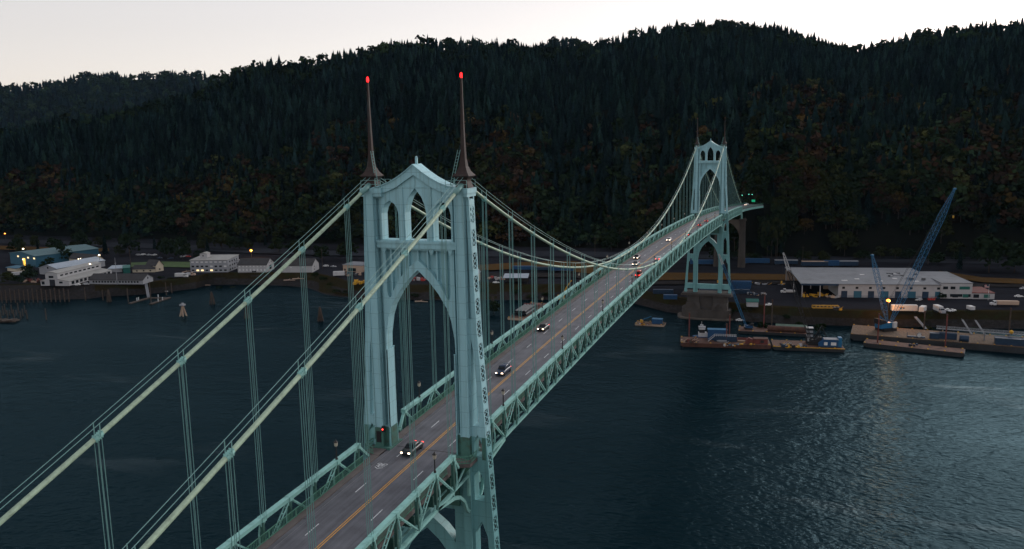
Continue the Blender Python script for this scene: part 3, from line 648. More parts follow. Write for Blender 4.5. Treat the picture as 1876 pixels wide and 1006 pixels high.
# shared-lane bicycle mark
def ring(cx,cy,r,mi=1,n=12):
    for k in range(n):
        a0,a1=2*math.pi*k/n,2*math.pi*(k+1)/n
        f=lambda a,q:(cx+q*math.cos(a),cy+q*math.sin(a),DK(cx)+.012)
        b.quad(f(a0,r),f(a1,r),f(a1,r-.1),f(a0,r-.1),mi)
def stroke(p,q,wd=.1,mi=1):
    p=Vector(p);q=Vector(q);d=(q-p).normalized();n_=Vector((-d.y,d.x))*wd/2
    b.quad(*[(v.x,v.y,DK(v.x)+.012) for v in(p+n_,q+n_,q-n_,p-n_)],mi)
for cx in(-7.0,):
    ring(cx,3.55,.36); ring(cx,4.45,.36)
    for p,q in(((cx,3.55),(cx-.55,3.8)),((cx-.55,3.8),(cx,4.05)),((cx,4.05),(cx,4.45)),((cx-.55,3.8),(cx-.5,4.3)),((cx,4.45),(cx-.75,4.3)),((cx-.75,4.3),(cx-.75,4.1))): stroke(p,q)
    for k in(1.1,1.6): stroke((cx-k,4.0),(cx-k+.5,3.3)); stroke((cx-k,4.0),(cx-k+.5,4.7))
b.build('roadway',[M['asphalt'],M['white'],M['yellow'],mat('faded_edge_line',(.2,.2,.215),.8,var=.3,scale=3),M['black']],bridge)
for s in(1,-1):
    b=MB(); strip(b,XS,min(s*5.95,s*7.2),max(s*5.95,s*7.2),.17,0,.5)
    for x in XS[::3]:
        if s==1 or x>20: b.quad((x,s*5.9,DK(x)+.005),(x+.5,s*5.9,DK(x)+.005),(x+.5,s*5.55,DK(x)+.01),(x,s*5.55,DK(x)+.01),1)
    b.build('sidewalk',[M['walk'],M['black']],bridge)
    b=MB()
    segs=[NS[::-1],NM,NFAR]
    for seg in segs:
        sg=[seg[0]]+seg[1:]
        for a,c in zip(sg,sg[1:]):
            for dz in(.3,1.3): b.bar((a,s*6.95,DK(a)+dz),(c,s*6.95,DK(c)+dz),.09,.09)
            n=20 if a<130 else 9
            for k in range(n): x=a+(c-a)*(k+.5)/n; b.bar((x,s*6.95,DK(x)+.2),(x,s*6.95,DK(x)+1.28),.055,.05)
            b.box((a,s*6.95,DK(a)+.75),(.14,.14,1.25))
    b.build('railing',[M['rail']],bridge)
    # stiffening trusses: near side span, main span, far side span
    for si,seg in enumerate(segs):
        y=s*7.8; TOP=2.7; BOT=-2.5
        top=MB(); bot=MB(); web=MB()
        near=lambda x:x<150
        for i,(a,c) in enumerate(zip(seg,seg[1:])):
            top.bar((a,y,DK(a)+TOP),(c,y,DK(c)+TOP),.62,.5); top.bar((a,y,DK(a)+TOP+.28),(c,y,DK(c)+TOP+.28),.78,.06)
            bot.bar((a,y,DK(a)+BOT),(c,y,DK(c)+BOT),.5,.42)
            bot.bar((a,y-s*1.1,DK(a)+BOT+.1),(c,y-s*1.1,DK(c)+BOT+.1),.2,.2)
        for i,x in enumerate(seg):
            zt,zb,zd=DK(x)+TOP,DK(x)+BOT,DK(x)
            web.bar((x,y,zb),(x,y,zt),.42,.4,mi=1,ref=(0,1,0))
            web.bar((x,y+s*.22,zt),(x,y+s*.62,zd+.4),.12,.2); web.bar((x,y+s*.62,zd+.4),(x,y+s*.6,zd-.9),.12,.2); web.bar((x,y+s*.6,zd-.9),(x,y+s*.22,zb),.12,.2)
            web.prism([(x-.75,zt-.24),(x+.75,zt-.24),(x+.25,zt-1.0),(x-.25,zt-1.0)],min(y-.1,y+.1),max(y-.1,y+.1),ax='y')
            web.box((x,y,zt),(.8,.82,.66)); web.prism([(x-.9,zb+.2),(x+.9,zb+.2),(x+.3,zb+.9),(x-.3,zb+.9)],min(y-.12,y+.12),max(y-.12,y+.12),ax='y')
            if i%2==0:
                for j in(i-1,i+1):
                    if 0<=j<len(seg):
                        x2=seg[j]; zb2=DK(x2)+BOT; d=1 if x2>x else -1
                        p=Vector((x+d*.3,y,zt-.3)); q=Vector((x2-d*.25,y,zb2+.3))
                        if near(abs(x)):
                            for o in(-.2,.2): web.bar(p+Vector((0,o,0)),q+Vector((0,o,0)),.2,.09,ref=(0,1,0))
                            for k in range(1,8): e=p.lerp(q,k/8); web.bar(e-Vector((0,.2,0)),e+Vector((0,.2,0)),.22,.07)
                        else: web.bar(p,q,.22,.45,ref=(0,1,0))
            # floor beam
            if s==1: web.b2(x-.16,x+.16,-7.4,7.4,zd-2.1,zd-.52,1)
        # raking end post beside the tower and curved knee bracket below
        for end,d in((seg[0],-1 if si!=0 else 1),(seg[-1],1)):
            if si==0: d=1 if end==seg[-1] else -1
            if si==1: d=-1 if end==seg[0] else 1
            if si==2: d=-1 if end==seg[0] else 1
            tx=end+d*2.6
            web.bar((end,y,DK(end)+TOP),(tx,y-s*.3,DK(end)+.1),.4,.4,ref=(0,1,0))
            if not(si==0 and d==-1) and not(si==2 and d==1):
                k=[(end-d*5.8,BOT-.1),(end-d*3,BOT-.55),(end,BOT-1.0),(end+d*2,BOT-1.7),(end+d*3.6,BOT-3.0),(end+d*4.6,BOT-4.8),(end+d*5.4,BOT-5.5)]
                for (xa,za),(xb,zb_) in zip(k,k[1:]): bot.bar((xa,y,DK(end)+za),(xb,y,DK(end)+zb_),.5,.5)
                bot.bar((end,y,DK(end)+BOT),(end+d*5.8,y,DK(end)+BOT+.2),.3,.3); bot.bar((end+d*5.6,y,DK(end)-5.5),(end+d*5.6,y,DK(end)+.2),.4,.4,ref=(0,1,0))
                web.bar((end+d*.2,y,DK(end)+BOT-1),(end,y,DK(end)+BOT),.2,.2); web.bar((end+d*.3,y,DK(end)+BOT),(end+d*5.4,y,DK(end)+.0),.2,.2)
        tr_=top.build('stiffening_truss',[M['truss']],bridge)
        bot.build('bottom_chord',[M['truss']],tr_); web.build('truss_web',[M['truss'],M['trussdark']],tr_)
# main cables
def CB(x):
    if x<0: return 98.5+.414*x-.00050*x*x*-1*-1 if False else 98.5-(.4155*(-x)-.00052*x*x)
    if x>SPAN: q=x-SPAN; return 98.5-(.4155*q-.00060*q*q)
    return 62.7+35.8*((x-184)/184)**2
for s in(1,-1):
    y=s*7.55
    xs=[-125+2.5*i for i in range(50)]+[0]+[4*i for i in range(1,92)]+[SPAN]+[SPAN+3*i for i in range(1,42)]
    b=MB(); b.tube([(x,y,CB(x)) for x in xs],.26,10)
    for e,d in((0,-1),(0,1),(SPAN,-1),(SPAN,1)): b.tube([(e+d*k,y,CB(e+d*k)+.02) for k in(1.0,2.2,3.6)],[.46,.42,.36],10,mi=1)
    cb=b.build('main_cable',[M['cable'],M['rope']],bridge,smooth=True)
    hub=[x for x in NS[::2] if x>-80]+NM[::2]+NFAR[::2]
    for o in(-.38,.38):
        b=MB(); b.tube([(x,y+o,CB(x)+1.3) for x in xs],.035,5); b.build('hand_cable',[M['rope']],cb)
    for i,x in enumerate(hub):
        if CB(x)-(DK(x)+2.8)<.5 and not 0<x<SPAN: continue
        sl_=(CB(x+.5)-CB(x-.5)); b=MB()
        b.tube([(x-.5,y,CB(x)-.5*sl_),(x-.25,y,CB(x)-.25*sl_),(x+.25,y,CB(x)+.25*sl_),(x+.5,y,CB(x)+.5*sl_)],[.29,.33,.33,.29],10,mi=1)
        for q in(-.36,-.12,.12,.36): b.box((x+q,y,CB(x)+q*sl_+.26),(.09,.56,.12),1); b.box((x+q,y,CB(x)+q*sl_-.26),(.09,.56,.12),1)
        for o in(-.38,.38): b.bar((x,y+o,CB(x)),(x,y+o,CB(x)+1.36),.07,.07,ref=(0,1,0))
        zt=DK(x)+2.9
        if CB(x)>zt+.3:
            for ox in(-.2,.2):
                for oy in(-.27,.27): b.tube([(x+ox,y+oy,CB(x)-.2),(x+ox,y+oy,zt)],.042,5)
        b.build('hanger',[M['rope'],M['truss']],bridge)
# concrete tower piers
def make_pier(x0,label):
    t=thing('bridge_pier',label,'pier',(x0,0,0))
    def oval(hx,hy,n=9):
        pts=[]
        for k in range(n): a=math.pi/2-math.pi*k/(n-1); pts.append((hy*0+hx*0+ (hx)*math.cos(a) if False else hx*math.sin(a)*1.0, -(hy)-hx*math.cos(a)*.55))
        return pts
    def ring(hx,hy):
        p=[(hx*math.sin(math.pi/2-math.pi*k/8),-hy-.55*hx*math.cos(math.pi/2-math.pi*k/8)) for k in range(9)]
        return p+[(-x,-y) for x,y in p]
    def taper(b,r0,z0,r1,z1,mi=0):
        n=len(r0); b.add([(x,y,z0) for x,y in r0]+[(x,y,z1) for x,y in r1],[(i,(i+1)%n,(i+1)%n+n,i+n) for i in range(n)]+[tuple(range(n))[::-1],tuple(range(n,2*n))],mi)
    b=MB(); taper(b,ring(9,10),-4,ring(8.6,9.6),5.4); b.build('base',[M['conc']],t)
    b=MB(); taper(b,ring(10.4,11.5),-4,ring(10.2,11.3),.9); b.build('fender_wall',[M['conc2']],t)
    b=MB()
    for s in(1,-1):
        b.add([(x,s*7.5+y*f,z) for z,f,g in((5.4,1,1),(9,.86,.86)) for x,y in((-6.6*g,-4.5),(6.6*g,-4.5),(6.6*g,4.5),(-6.6*g,4.5))],[(0,1,5,4),(1,2,6,5),(2,3,7,6),(3,0,4,7),(4,5,6,7)])
        b.prism([(-5.4,s*7.2-3.2),(0,s*7.2-4.6),(5.4,s*7.2-3.2),(5.4,s*7.2+3.2),(0,s*7.2+4.6),(-5.4,s*7.2+3.2)],9,13.6,ax='z')
        for x in(-5.6,5.6):
            b.prism([(s*7.2-2,5.4),(s*7.2+2,5.4),(s*7.2+2,7.2),(s*7.2,9),(s*7.2-2,7.2)],x-.9,x+.9)
    b.b2(-4.2,4.2,-8,8,5.4,13.5); b.build('shaft',[M['conc']],t)
    b=MB(); b.b2(-6,6,-14,14,13.55,14.4); b.b2(-6.4,6.4,-14.5,14.5,13.2,13.6); b.build('coping',[M['conc']],t)
    return t
make_pier(SPAN,'massive dark concrete pier under the far bridge tower')
# anchor pier with a pointed concrete arch at the far end of the side span
ap=thing('arched_pier','tall concrete pier with a pointed arch under the far end of the green trusses','pier',(499,0,0))
for s in(1,-1):
    b=MB(); b.add([(x*f,s*8.6+y*f,z) for z,f in((3,1.5),(20,1.18),(38,1.0),(43,1.0)) for x,y in((-2,-1.9),(2,-1.9),(2,1.9),(-2,1.9))],[(4*k+i,4*k+(i+1)%4,4*k+4+(i+1)%4,4*k+4+i) for k in range(3) for i in range(4)]+[(12,13,14,15)])
    b.box((0,s*8.6,43.6),(5,4.8,1.4)); b.box((0,s*10.3,25),(1.2,.8,40)); b.build('pillar',[M['conc']],ap)
    b=MB()
    for z0,z1 in((44.3,48.1),): b.b2(-.6,.6,s*7.2,s*8.4,z0,z1)
    b.bar((-6,s*7.8,47.5),(0,s*7.8,44.4),.5,.5); b.build('steel_post',[M['truss']],ap)
b=MB(); b.plate(mir([(6.9,30),(6.9,43.5),(0,43.5)]),[mir([(6.2,30.01),(5.6,34.5),(4.2,38.2),(2.2,40.6),(0,42)])] ,-1.2,1.2)
b=MB(); hp=[(6.9,29),(6.3,33),(4.9,36.6),(2.7,39.4),(0,41.4)]
for s in(1,-1):
    for (ya,za),(yb,zb) in zip(hp,hp[1:]): b.prism([(s*ya,za),(s*yb,zb),(s*yb,43.6),(s*ya,43.6)],-1.2,1.2)
b.build('arch',[M['conc2']],ap)
# curving approach viaduct into the trees
via=thing('approach_viaduct','curved green road viaduct running from the far bridge end into the trees','viaduct',(499,0,0))
path=[(499,0),(515,-1.5),(530,-5.5),(541,-9.8),(549,-13.6)]
b=MB(); e=MB(); ra=MB(); po=MB()
def off(i,o):
    x,y=path[i]; a=path[min(i+1,len(path)-1)]; c=path[max(i-1,0)]; d=Vector((a[0]-c[0],a[1]-c[1])).normalized(); return Vector((x-499-d.y*o,y+d.x*o))
ZV=50.7
for i in range(len(path)-1):
    p=[off(i,-7),off(i,7),off(i+1,7),off(i+1,-7)]
    b.prism([tuple(q) for q in p],ZV-.6,ZV,ax='z')
    for o in(-7,7):
        q0,q1=off(i,o),off(i+1,o); e.bar((q0.x,q0.y,ZV-1.4),(q1.x,q1.y,ZV-1.4),.3,1.6)
        for zz in(.35,.8,1.25): ra.bar((q0.x,q0.y,ZV+zz),(q1.x,q1.y,ZV+zz),.12,.14)
        for k in range(10): m_=q0.lerp(q1,k/10); ra.bar((m_.x,m_.y,ZV-.2),(m_.x,m_.y,ZV+1.3),.1,.1)
    if i==1:
        for o in(-5,5): q=off(i,o); po.bar((q.x,q.y,4),(q.x,q.y,ZV-2.2),.9,.9,ref=(0,1,0))
b.build('deck',[M['asphalt']],via)
ab=MB(); q0,q1=off(len(path)-1,-7.6),off(len(path)-1,7.6); ab.prism([tuple(q0),tuple(q1),(q1.x+9,q1.y-2),(q0.x+9,q0.y-6)],22,ZV-.1,ax='z'); ab.build('abutment',[M['forestfloor']],via); e.build('girder',[M['truss']],via); ra.build('railing',[M['rail']],via); po.build('steel_column',[M['old']],via)
# lamp posts on the trusses
b=MB(); b.lathe((0,0,0),[(.2,0),(.2,.25),(.1,.35),(.08,1.9),(.13,1.95)],8); lp_post=b
b=MB(); b.lathe((0,0,1.95),[(.12,0),(.24,.15),(.27,.6),(.2,.66)],6); b.lathe((0,0,2.6),[(.34,0),(.3,.1),(.1,.28),(.03,.45)],6,mi=1); lp_lan=b
lamp0=None
def lamp(x,s,z,label):
    global lamp0
    if lamp0 is None:
        lamp0=thing('street_lamp',label,'street lamp',(x,s*7.8,z),0,'lantern posts along the bridge'); lp_post.build('post',[M['dark']],lamp0); lp_lan.build('lantern',[M['lens'],M['dark']],lamp0); return
    copy_tree(lamp0,None,(x,s*7.8,z),0,label)
ORD=['first','second','third','fourth','fifth','sixth','seventh','eighth','ninth','tenth']
for s,nm in((1,'left'),(-1,'right')):
    for k,x in enumerate([NS[1],NS[7]]): 
        if k==0: lamp(x,s,DK(x)+3.0,'dark iron lantern on the %s green truss just before the near tower'%nm)
    for k,i in enumerate(range(1,60,6)):
        x=NM[i]; lamp(x,s,DK(x)+3.0,'%s dark iron lantern beyond the near tower on the %s green truss'%(ORD[k],nm))
t=thing('signal_lamp','small red signal lamp glowing on the left leg of the near tower','signal lamp',(-1.85,6.45,60.2))
b=MB(); b.box((-.1,0,.1),(.5,.4,.9)); b.build('housing',[M['black']],t); b=MB(); b.lathe((-.4,0,0),[(.02,0),(.11,.06),(.11,.18),(.02,.24)],8); b.build('lamp',[M['tail']],t)
# ------------------------------------------------------------------ vehicles
def car_proto(L=4.6,W=1.8,H=1.45,kind='sedan'):
    """faces -x; rounded lower body, tapering cabin, wheels, lamps"""
    l=L/2; P={}
    def loft(b,secs,mi=0):   # secs: (x, half width bottom, half width top, z bottom, z top)
        o=len(b.v); n=8
        for x,wb,wt,zb,zt in secs:
            h=zt-zb
            b.v+=[(x,-wb*.92,zb),(x,-wb,zb+h*.35),(x,-wb*.985,zb+h*.75),(x,-wt*.88,zt),(x,wt*.88,zt),(x,wb*.985,zb+h*.75),(x,wb,zb+h*.35),(x,wb*.92,zb)]
        k=len(secs)
        b.f+=[(o+i*n+q,o+i*n+(q+1)%n,o+(i+1)*n+(q+1)%n,o+(i+1)*n+q) for i in range(k-1) for q in range(n)]+[tuple(o+q for q in range(n))[::-1],tuple(o+(k-1)*n+q for q in range(n))]
        b.m+=[mi]*((k-1)*n+2)
    w=W/2; hood=.95 if kind!='van' else 1.05; b=MB()
    belt=.98 if kind=='sedan' else 1.06
    loft(b,[(-l,w*.72,w*.7,.38,.66),(-l+.12,w*.88,w*.86,.3,.78),(-l+.5,w*.97,w*.95,.25,.86),(-l+1.25,w,w*.97,.22,belt-.04),(0,w,w*.98,.22,belt),(l-1.0,w,w*.97,.22,belt),(l-.3,w*.96,w*.93,.27,belt-.04 if kind!='pickup' else belt),(l-.05,w*.86,w*.84,.36,belt-.12)])
    a,bq,c,d={'sedan':(-l+1.2,-l+2.0,l-1.5,l-.6),'suv':(-l+1.15,-l+1.8,l-.55,l-.15),'van':(-l+.5,-l+1.25,l-.3,l-.1),'pickup':(-l+1.2,-l+1.85,-l+3.1,-l+3.4)}[kind]
    loft(b,[(a+.28,w*.86,w*.82,belt-.06,belt+.12),(bq,w*.82,w*.78,belt-.06,H),((bq+c)/2,w*.82,w*.78,belt-.06,H+.03),(c,w*.8,w*.76,belt-.06,H-.02),(d-.15,w*.8,w*.76,belt-.06,belt+.1)]); P['body']=b
    g=MB(); y1=w*.74; y0=w*.83
    g.quad((a+.1,-y0*.92,belt+.03),(a+.1,y0*.92,belt+.03),(bq-.1,y1*.88,H-.07),(bq-.1,-y1*.88,H-.07))
    g.quad((d-.04,-y0*.9,belt+.05),(c+.1,-y1*.86,H-.09),(c+.1,y1*.86,H-.09),(d-.04,y0*.9,belt+.05))
    for s_ in(1,-1): g.quad((a+.55,s_*(y0+.012),belt+.02),(bq+.05,s_*(y1+.05),H-.1),(c-.05,s_*(y1+.04),H-.1),(d-.5,s_*(y0+.01),belt+.02))
    P['window']=g
    for x in(-l+.85,l-.85):
        for s_ in(1,-1):
            k=MB(); k.tube([(x,s_*(w-.22),.33),(x,s_*(w+.01),.33)],.33,12); P.setdefault('wheel',[]).append(k)
    for s_ in(1,-1):
        k=MB(); k.box((-l+.06,s_*(w*.66),.66),(.14,.3,.14)); P.setdefault('headlight',[]).append(k)
        k=MB(); k.box((l-.04,s_*(w*.66),.8),(.1,.34,.15)); P.setdefault('tail_light',[]).append(k)
    return P
def car(name,label,cat,pos,rz,paint,kind='sedan',L=4.6,W=1.8,H=1.45,lit=True,group=None):
    P=car_proto(L,W,H,kind); t=thing(name,label,cat,pos,rz,group)
    P['body'].build('body',[M['carpaint'][paint]],t,smooth=True); P['window'].build('window',[M['glass']],t)
    for k in P['wheel']: k.build('wheel',[M['tyre']],t)
    for k in P['headlight']: k.build('headlight',[M['head'] if lit else M['lens']],t)
    for k in P['tail_light']: k.build('tail_light',[M['tail'] if lit else M['brick']],t)
    return t
def on_deck(px,row):
    z=58
    for i in range(4): p=G(px,row,z); z=DK(p.x)
    return p
CARS=[((-1.6,1.75),0,0,'sedan',4.8,'black car with headlights on passing under the near tower arch'),((38.5,1.7),0,1,'suv',4.8,'navy blue car with headlights just past the near tower'),((73,4.4),0,0,'sedan',4.6,'black car with headlights near the left curb in mid bridge'),
((184,4.3),0,0,'sedan',4.5,'dark car in the far left lane beside the low cable'),((169,1.6),0,2,'sedan',4.5,'grey car with headlights under the lowest point of the right cable'),((240,1.8),0,5,'sedan',4.5,'pale car with headlights halfway to the far tower'),
((147,-3.9),math.pi,3,'van',4.9,'bright red van driving away toward the far tower'),((182,-3.9),math.pi,4,'sedan',4.5,'silver car with red tail lights ahead of the red van'),((262,-4.2),math.pi,0,'sedan',4.5,'dark car driving away beyond the pale oncoming car'),((313,-2.0),math.pi,0,'sedan',4.5,'dark car with tail lights nearing the far tower'),((342,-1.8),math.pi,2,'sedan',4.5,'grey car with tail lights just before the far tower'),
((458,1.9),0,5,'suv',4.7,'white car with headlights seen through the far tower side opening'),((474,1.7),0,4,'sedan',4.5,'silver oncoming car behind the white one beyond the far tower')]
for (x,y),rz,pc,kd,L,lb in CARS:
    z0=DK(x)+.01; o=car('car',lb,'car' if kd!='van' else 'van',(x,y,z0),rz,pc,kd,L,1.85,1.45 if kd=='sedan' else (1.7 if kd=='suv' else 2.0))
# beyond the bridge end: one more oncoming car, lights, sign
c_=car('car','oncoming car with bright headlights on the curved viaduct','car',(540,-8,ZV+.01),-.35,5,'suv',4.7)
for i,(px,row) in enumerate([(1359.6,357.8),(1372,356),(1378,356.5)]):
    d=ray(px,row); t_=(560-CX)/d.x; p=Vector((CX,CY,CZ))+d*t_
    t=thing('traffic_signal',['green traffic light nearest the far cable end','middle green traffic light beyond the far bridge end','right hand green traffic light beyond the far bridge end'][i],'traffic light',(p.x,p.y,ZV))
    b=MB(); b.tube([(.3,0,0),(.3,0,p.z-ZV+.6)],.09,6); b.bar((.3,0,p.z-ZV+.5),(0,0,p.z-ZV+.5),.08,.08); b.build('pole',[M['dark']],t)
    b=MB(); b.box((.12,0,p.z-ZV+.3),(.25,.45,1.3)); b.build('housing',[M['black']],t)
    b=MB(); b.lathe((-.1,0,p.z-ZV-.22),[(.02,0),(.24,.1),(.24,.34),(.02,.44)],8); b.build('lamp',[M['signal']],t)
t=thing('road_sign','green highway sign standing at the start of the curved viaduct','road sign',(545,-12.6,ZV))
b=MB(); b.box((0,0,3.1),(.15,2.6,1.7)); b.build('panel',[M['sign']],t)
b=MB(); b.bar((.12,-1,0),(.12,-1,3.6),.14,.14); b.bar((.12,1,0),(.12,1,3.6),.14,.14); b.build('post',[M['dark']],t)
# ------------------------------------------------------------------ buildings on the far bank
Y0=8.05
def frame(pL,pR):
    a=G(pL[0],pL[1],Y0); c=G(pR[0],pR[1],Y0); u=(c-a); W=u.length; return a,math.atan2(u.y,u.x),W
def set_yard(p,px): p.z=terr(px,hd(p))-.05; return p
def house(name,label,pL,pR,D,h,wall,roof,rtype='gable',rh=2.5,axis='x',over=.5,win=(),door=(),sidewin=(),cat='building',W=None):
    a,rz,W_=frame(pL,pR); W=W or W_; t=thing(name,label,cat,a,rz)
    b=MB()
    if rtype=='gable' and axis=='x':   # ridge along the front
        b.prism([(0,0),(0,h),(D/2,h+rh),(D,h),(D,0)],0,W,'x')
        r=MB()
        for y0,z0,y1,z1 in((-over,h-over*rh/(D/2),D/2,h+rh),(D+over,h-over*rh/(D/2),D/2,h+rh)):
            r.add([(x,y,z+dz) for dz in(.05,.3) for x in(-over,W+over) for y,z in((y0,z0),(y1,z1))],[(0,1,3,2),(4,6,7,5),(0,2,6,4),(1,5,7,3),(0,4,5,1),(2,3,7,6)])
    elif rtype=='gable':
        b.prism([(0,0),(0,h),(W/2,h+rh),(W,h),(W,0)],0,D,'y')
        r=MB()
        for x0,x1 in((-over,W/2),(W+over,W/2)):
            z0=h-over*rh/(W/2)
            r.add([(x,y,z+dz) for dz in(.05,.3) for y in(-over,D+over) for x,z in((x0,z0),(x1,h+rh))],[(0,1,3,2),(4,6,7,5),(0,2,6,4),(1,5,7,3),(0,4,5,1),(2,3,7,6)])
    else:                                # flat or gently sloping
        b.prism([(0,0),(0,h),(D,h+rh),(D,0)],0,W,'x')
        r=MB(); r.add([(x,y,z+dz) for dz in(.04,.35) for x in(-over,W+over) for y,z in((-over,h-over*rh/D),(D+over,h+rh+over*rh/D))],[(0,1,3,2),(4,6,7,5),(0,2,6,4),(1,5,7,3),(0,4,5,1),(2,3,7,6)])
    b.build('wall',[wall],t); r.build('roof',[roof],t)
    meshes={}
    def opening(nm,c,d,mt):
        k=(nm,d,mt.name)
        if k not in meshes:
            q=MB(); q.box((0,0,0),d); o=q.build(nm,[mt],t,loc=c); meshes[k]=o.data
        else:
            o=bpy.data.objects.new(nm,meshes[k]); COL.objects.link(o); o.parent=t; o.location=c
    for u,v,ww,hh,mt in win: opening('window',(u*W,-.03,v),(ww,.16,hh),mt)
    for u,ww,hh,mt in door: opening('door',(u*W,-.03,hh/2),(ww,.16,hh),mt)
    for y,v,ww,hh,mt in sidewin: opening('window',(W+.03,y*D,v),(.16,ww,hh),mt)
    return t,W
gl=M['glass']; ww=M['winwhite']
# teal warehouse, far left
house('warehouse','teal metal warehouse with yellow lit doorway and low gabled roof',(20,484),(67,491),52,9.5,M['teal'],M['tealroof'],'gable',2.2,'y',.7,
 win=[(.33,7.6,2.6,1.2,M['litwin']),(.72,7.6,2.6,1.2,M['litwin']),(.95,7.6,2.6,1.2,M['litwin'])],door=[(.55,4.2,6.6,M['litdoor'])])
house('shed','small teal canopy shed standing before the yellow lit doorway',(14,497),(31,499),7,3,M['cream'],M['teal'],'flat',.4,'x',1.0)
# silver roofed shed and the long white workshop with its raised clerestory
house('shed','grey gabled workshop with shiny silver roof behind the white workshop',(73,503),(105,505),44,5.2,M['gwall'],M['silver'],'gable',2.6,'y',.5,win=[(.5,5.6,1.4,1.4,gl)])
a,rz,W=frame((75,523.5),(127,524)); t=thing('workshop','long white workshop with raised clerestory roof above the seawall','building',a,rz)
b=MB(); L_=48
b.prism([(0,0),(0,3.4),(4.2,4.6),(4.2,8.3),(5.5,9.4),(9.5,9.8),(13.5,8.6),(13.5,4.7),(W,3.3),(W,0)],0,L_,'y'); b.build('wall',[M['wwall']],t)
b=MB()
for p,q in(((4.0,8.5),(5.5,9.5)),((5.5,9.5),(9.5,9.9)),((9.5,9.9),(14.0,8.7)),((-.4,3.4),(4.2,4.7)),((13.5,4.75),(W+.5,3.25))):
    b.prism([p,q,(q[0],q[1]+.22),(p[0],p[1]+.22)],-.4,L_+.4,'y')
b.build('roof',[M['paleroof']],t)
for k in range(9): q=MB(); q.box((13.53,4.5+k*4.9,6.9),(.16,2.9,1.0)); q.build('window',[gl],t)
for k in range(10): q=MB(); q.box((W+.03,4+k*4.5,1.8),(.16,2.7,2.0)); q.build('window',[gl],t)
q=MB(); q.box((9.2,-.03,2.2),(4.2,.16,4.4)); q.build('door',[M['highway']],t)
q=MB(); q.box((8.6,-.03,6.3),(3.6,.16,1.5)); q.build('window',[gl],t); q=MB(); q.box((2,-.03,2),(2.2,.16,2.2)); q.build('window',[gl],t); q=MB(); q.box((15.8,-.03,2.4),(2.6,.16,1.3)); q.build('window',[gl],t)
house('shed','long low white shed with dark roof above the gangway',(164,520.5),(262,521),13,3.1,M['gwall'],M['darkroof'],'gable',3.2,'x',.6,
 win=[(.08+.055*i,1.7,1.3,1.2,gl) for i in range(16)],sidewin=[(.5,3.6,1.2,1.4,gl)])
house('house','beige gabled house with a blue stripe and lamp at its peak',(172,489),(190.5,486),30,5.6,M['cream'],M['darkroof'],'gable',3.6,'y',.5,win=[(.3,4,1.1,1.2,gl),(.5,4,1.1,1.2,gl),(.7,4,1.1,1.2,gl),(.3,1.5,1.1,1.2,gl),(.7,1.5,1.1,1.2,gl),(.5,2.8,7,.5,M['blue'])])
house('house','cream gable-ended house with dark roof and a long low wing',(286,499),(300,496.5),11,5.0,M['cream'],M['darkroof'],'gable',3.8,'y',.4,win=[(.5,2,1.2,1.2,gl)])
house('shed','low cream wing with dark roof beside the cream gabled house',(243,500),(284,499.4),9,2.8,M['cream'],M['darkroof'],'gable',2.4,'x',.4,win=[(.2,1.5,1.2,1,gl),(.5,1.5,1.2,1,gl),(.8,1.5,1.2,1,gl)])
house('shed','green and pale blue boat shed behind the long low shed',(226,502),(239,501),12,4.2,M['green'],M['green'],'flat',.5,'x',.3)
house('shed','open boat shelter with pale silvery roof beside the green shed',(200,500),(224,499),10,3.0,M['wwall'],M['silver'],'flat',.8,'x',.8)
# three storey block with rooftop penthouse
wins=[]
for r_,(v,hh) in enumerate(((1.6,1.1),(4.6,1.2),(7.9,.85))):
    for k in range(8):
        mt=ww if r_==2 or (r_==1 and k in(4,7)) else (M['litwin'] if r_==0 and k in(1,2,4) else gl)
        wins.append((.07+.123*k,v,2.0,hh,mt))
t,W=house('office_block','grey-white three-storey block with flat roof and small penthouse',(349.5,499.3),(418,498.8),22,9.2,M['gwall'],M['paleroof'],'flat',.9,'x',.35,win=wins,sidewin=[(.2+.2*k,v,1.4,1.3,gl) for k in range(4) for v in(1.6,4.6,7.6)])
q=MB(); q.b2(4.5,10,8,14,9.6,13.2); q.build('penthouse',[M['wwall']],t); q=MB(); q.prism([(4.1,13.2),(7.2,14.2),(10.4,13.2)],7.6,14.4,'y'); q.build('penthouse_roof',[M['paleroof']],t)
q=MB(); q.box((7,7.95,11.6),(.8,.16,1.0)); q.build('window',[gl],t)
q=MB(); q.b2(W,W+3,16,18,6.6,7.2); q.build('awning',[M['wwall']],t)
house('white_house','two-storey white house with dark gabled roof and two window rows',(436,499.2),(489,499.0),15,5.6,M['wwall'],M['darkroof'],'gable',4.0,'x',.4,
 win=[(.07+.123*k,v,1.1,1.5 if v<3 else 1.0,ww) for k in range(8) for v in(1.9,4.5)]+[(.52,.7,1.6,1.0,gl),(.6,.7,1.6,1.0,gl)],sidewin=[(.5,3,4,3,gl),(.35,6.6,.8,.8,gl),(.65,6.6,.8,.8,gl)])
house('white_shed','plain white shed with dark gabled roof left of the tower cables',(517,499.3),(572.5,499.2),15,5.2,M['wwall'],M['darkroof'],'gable',4.2,'x',.4,win=[(.3,4,.9,.8,ww),(.7,4,.9,.8,ww)],sidewin=[(.3,4,.8,.9,gl),(.3,1.8,.8,.9,gl)])
house('shop','tan flat-roofed shop with a wide dark window band',(628.8,498),(664,500),14,5.2,M['tan'],M['greyroof'],'flat',.3,'x',.3,win=[(.1,1.7,1.2,1.6,gl),(.47,2.0,6.8,2.4,gl)])
house('shed','white-roofed shed half hidden behind the near tower left leg',(668,501),(684,502.5),10,4.2,M['wwall'],M['silver'],'gable',2,'y',.3)
house('shed','beige shed with white gable roof just right of the near tower',(862,516),(877,516),9,5.6,M['cream'],M['silver'],'gable',3.2,'y',.4,door=[(.7,2.5,3.5,M['tan'])])
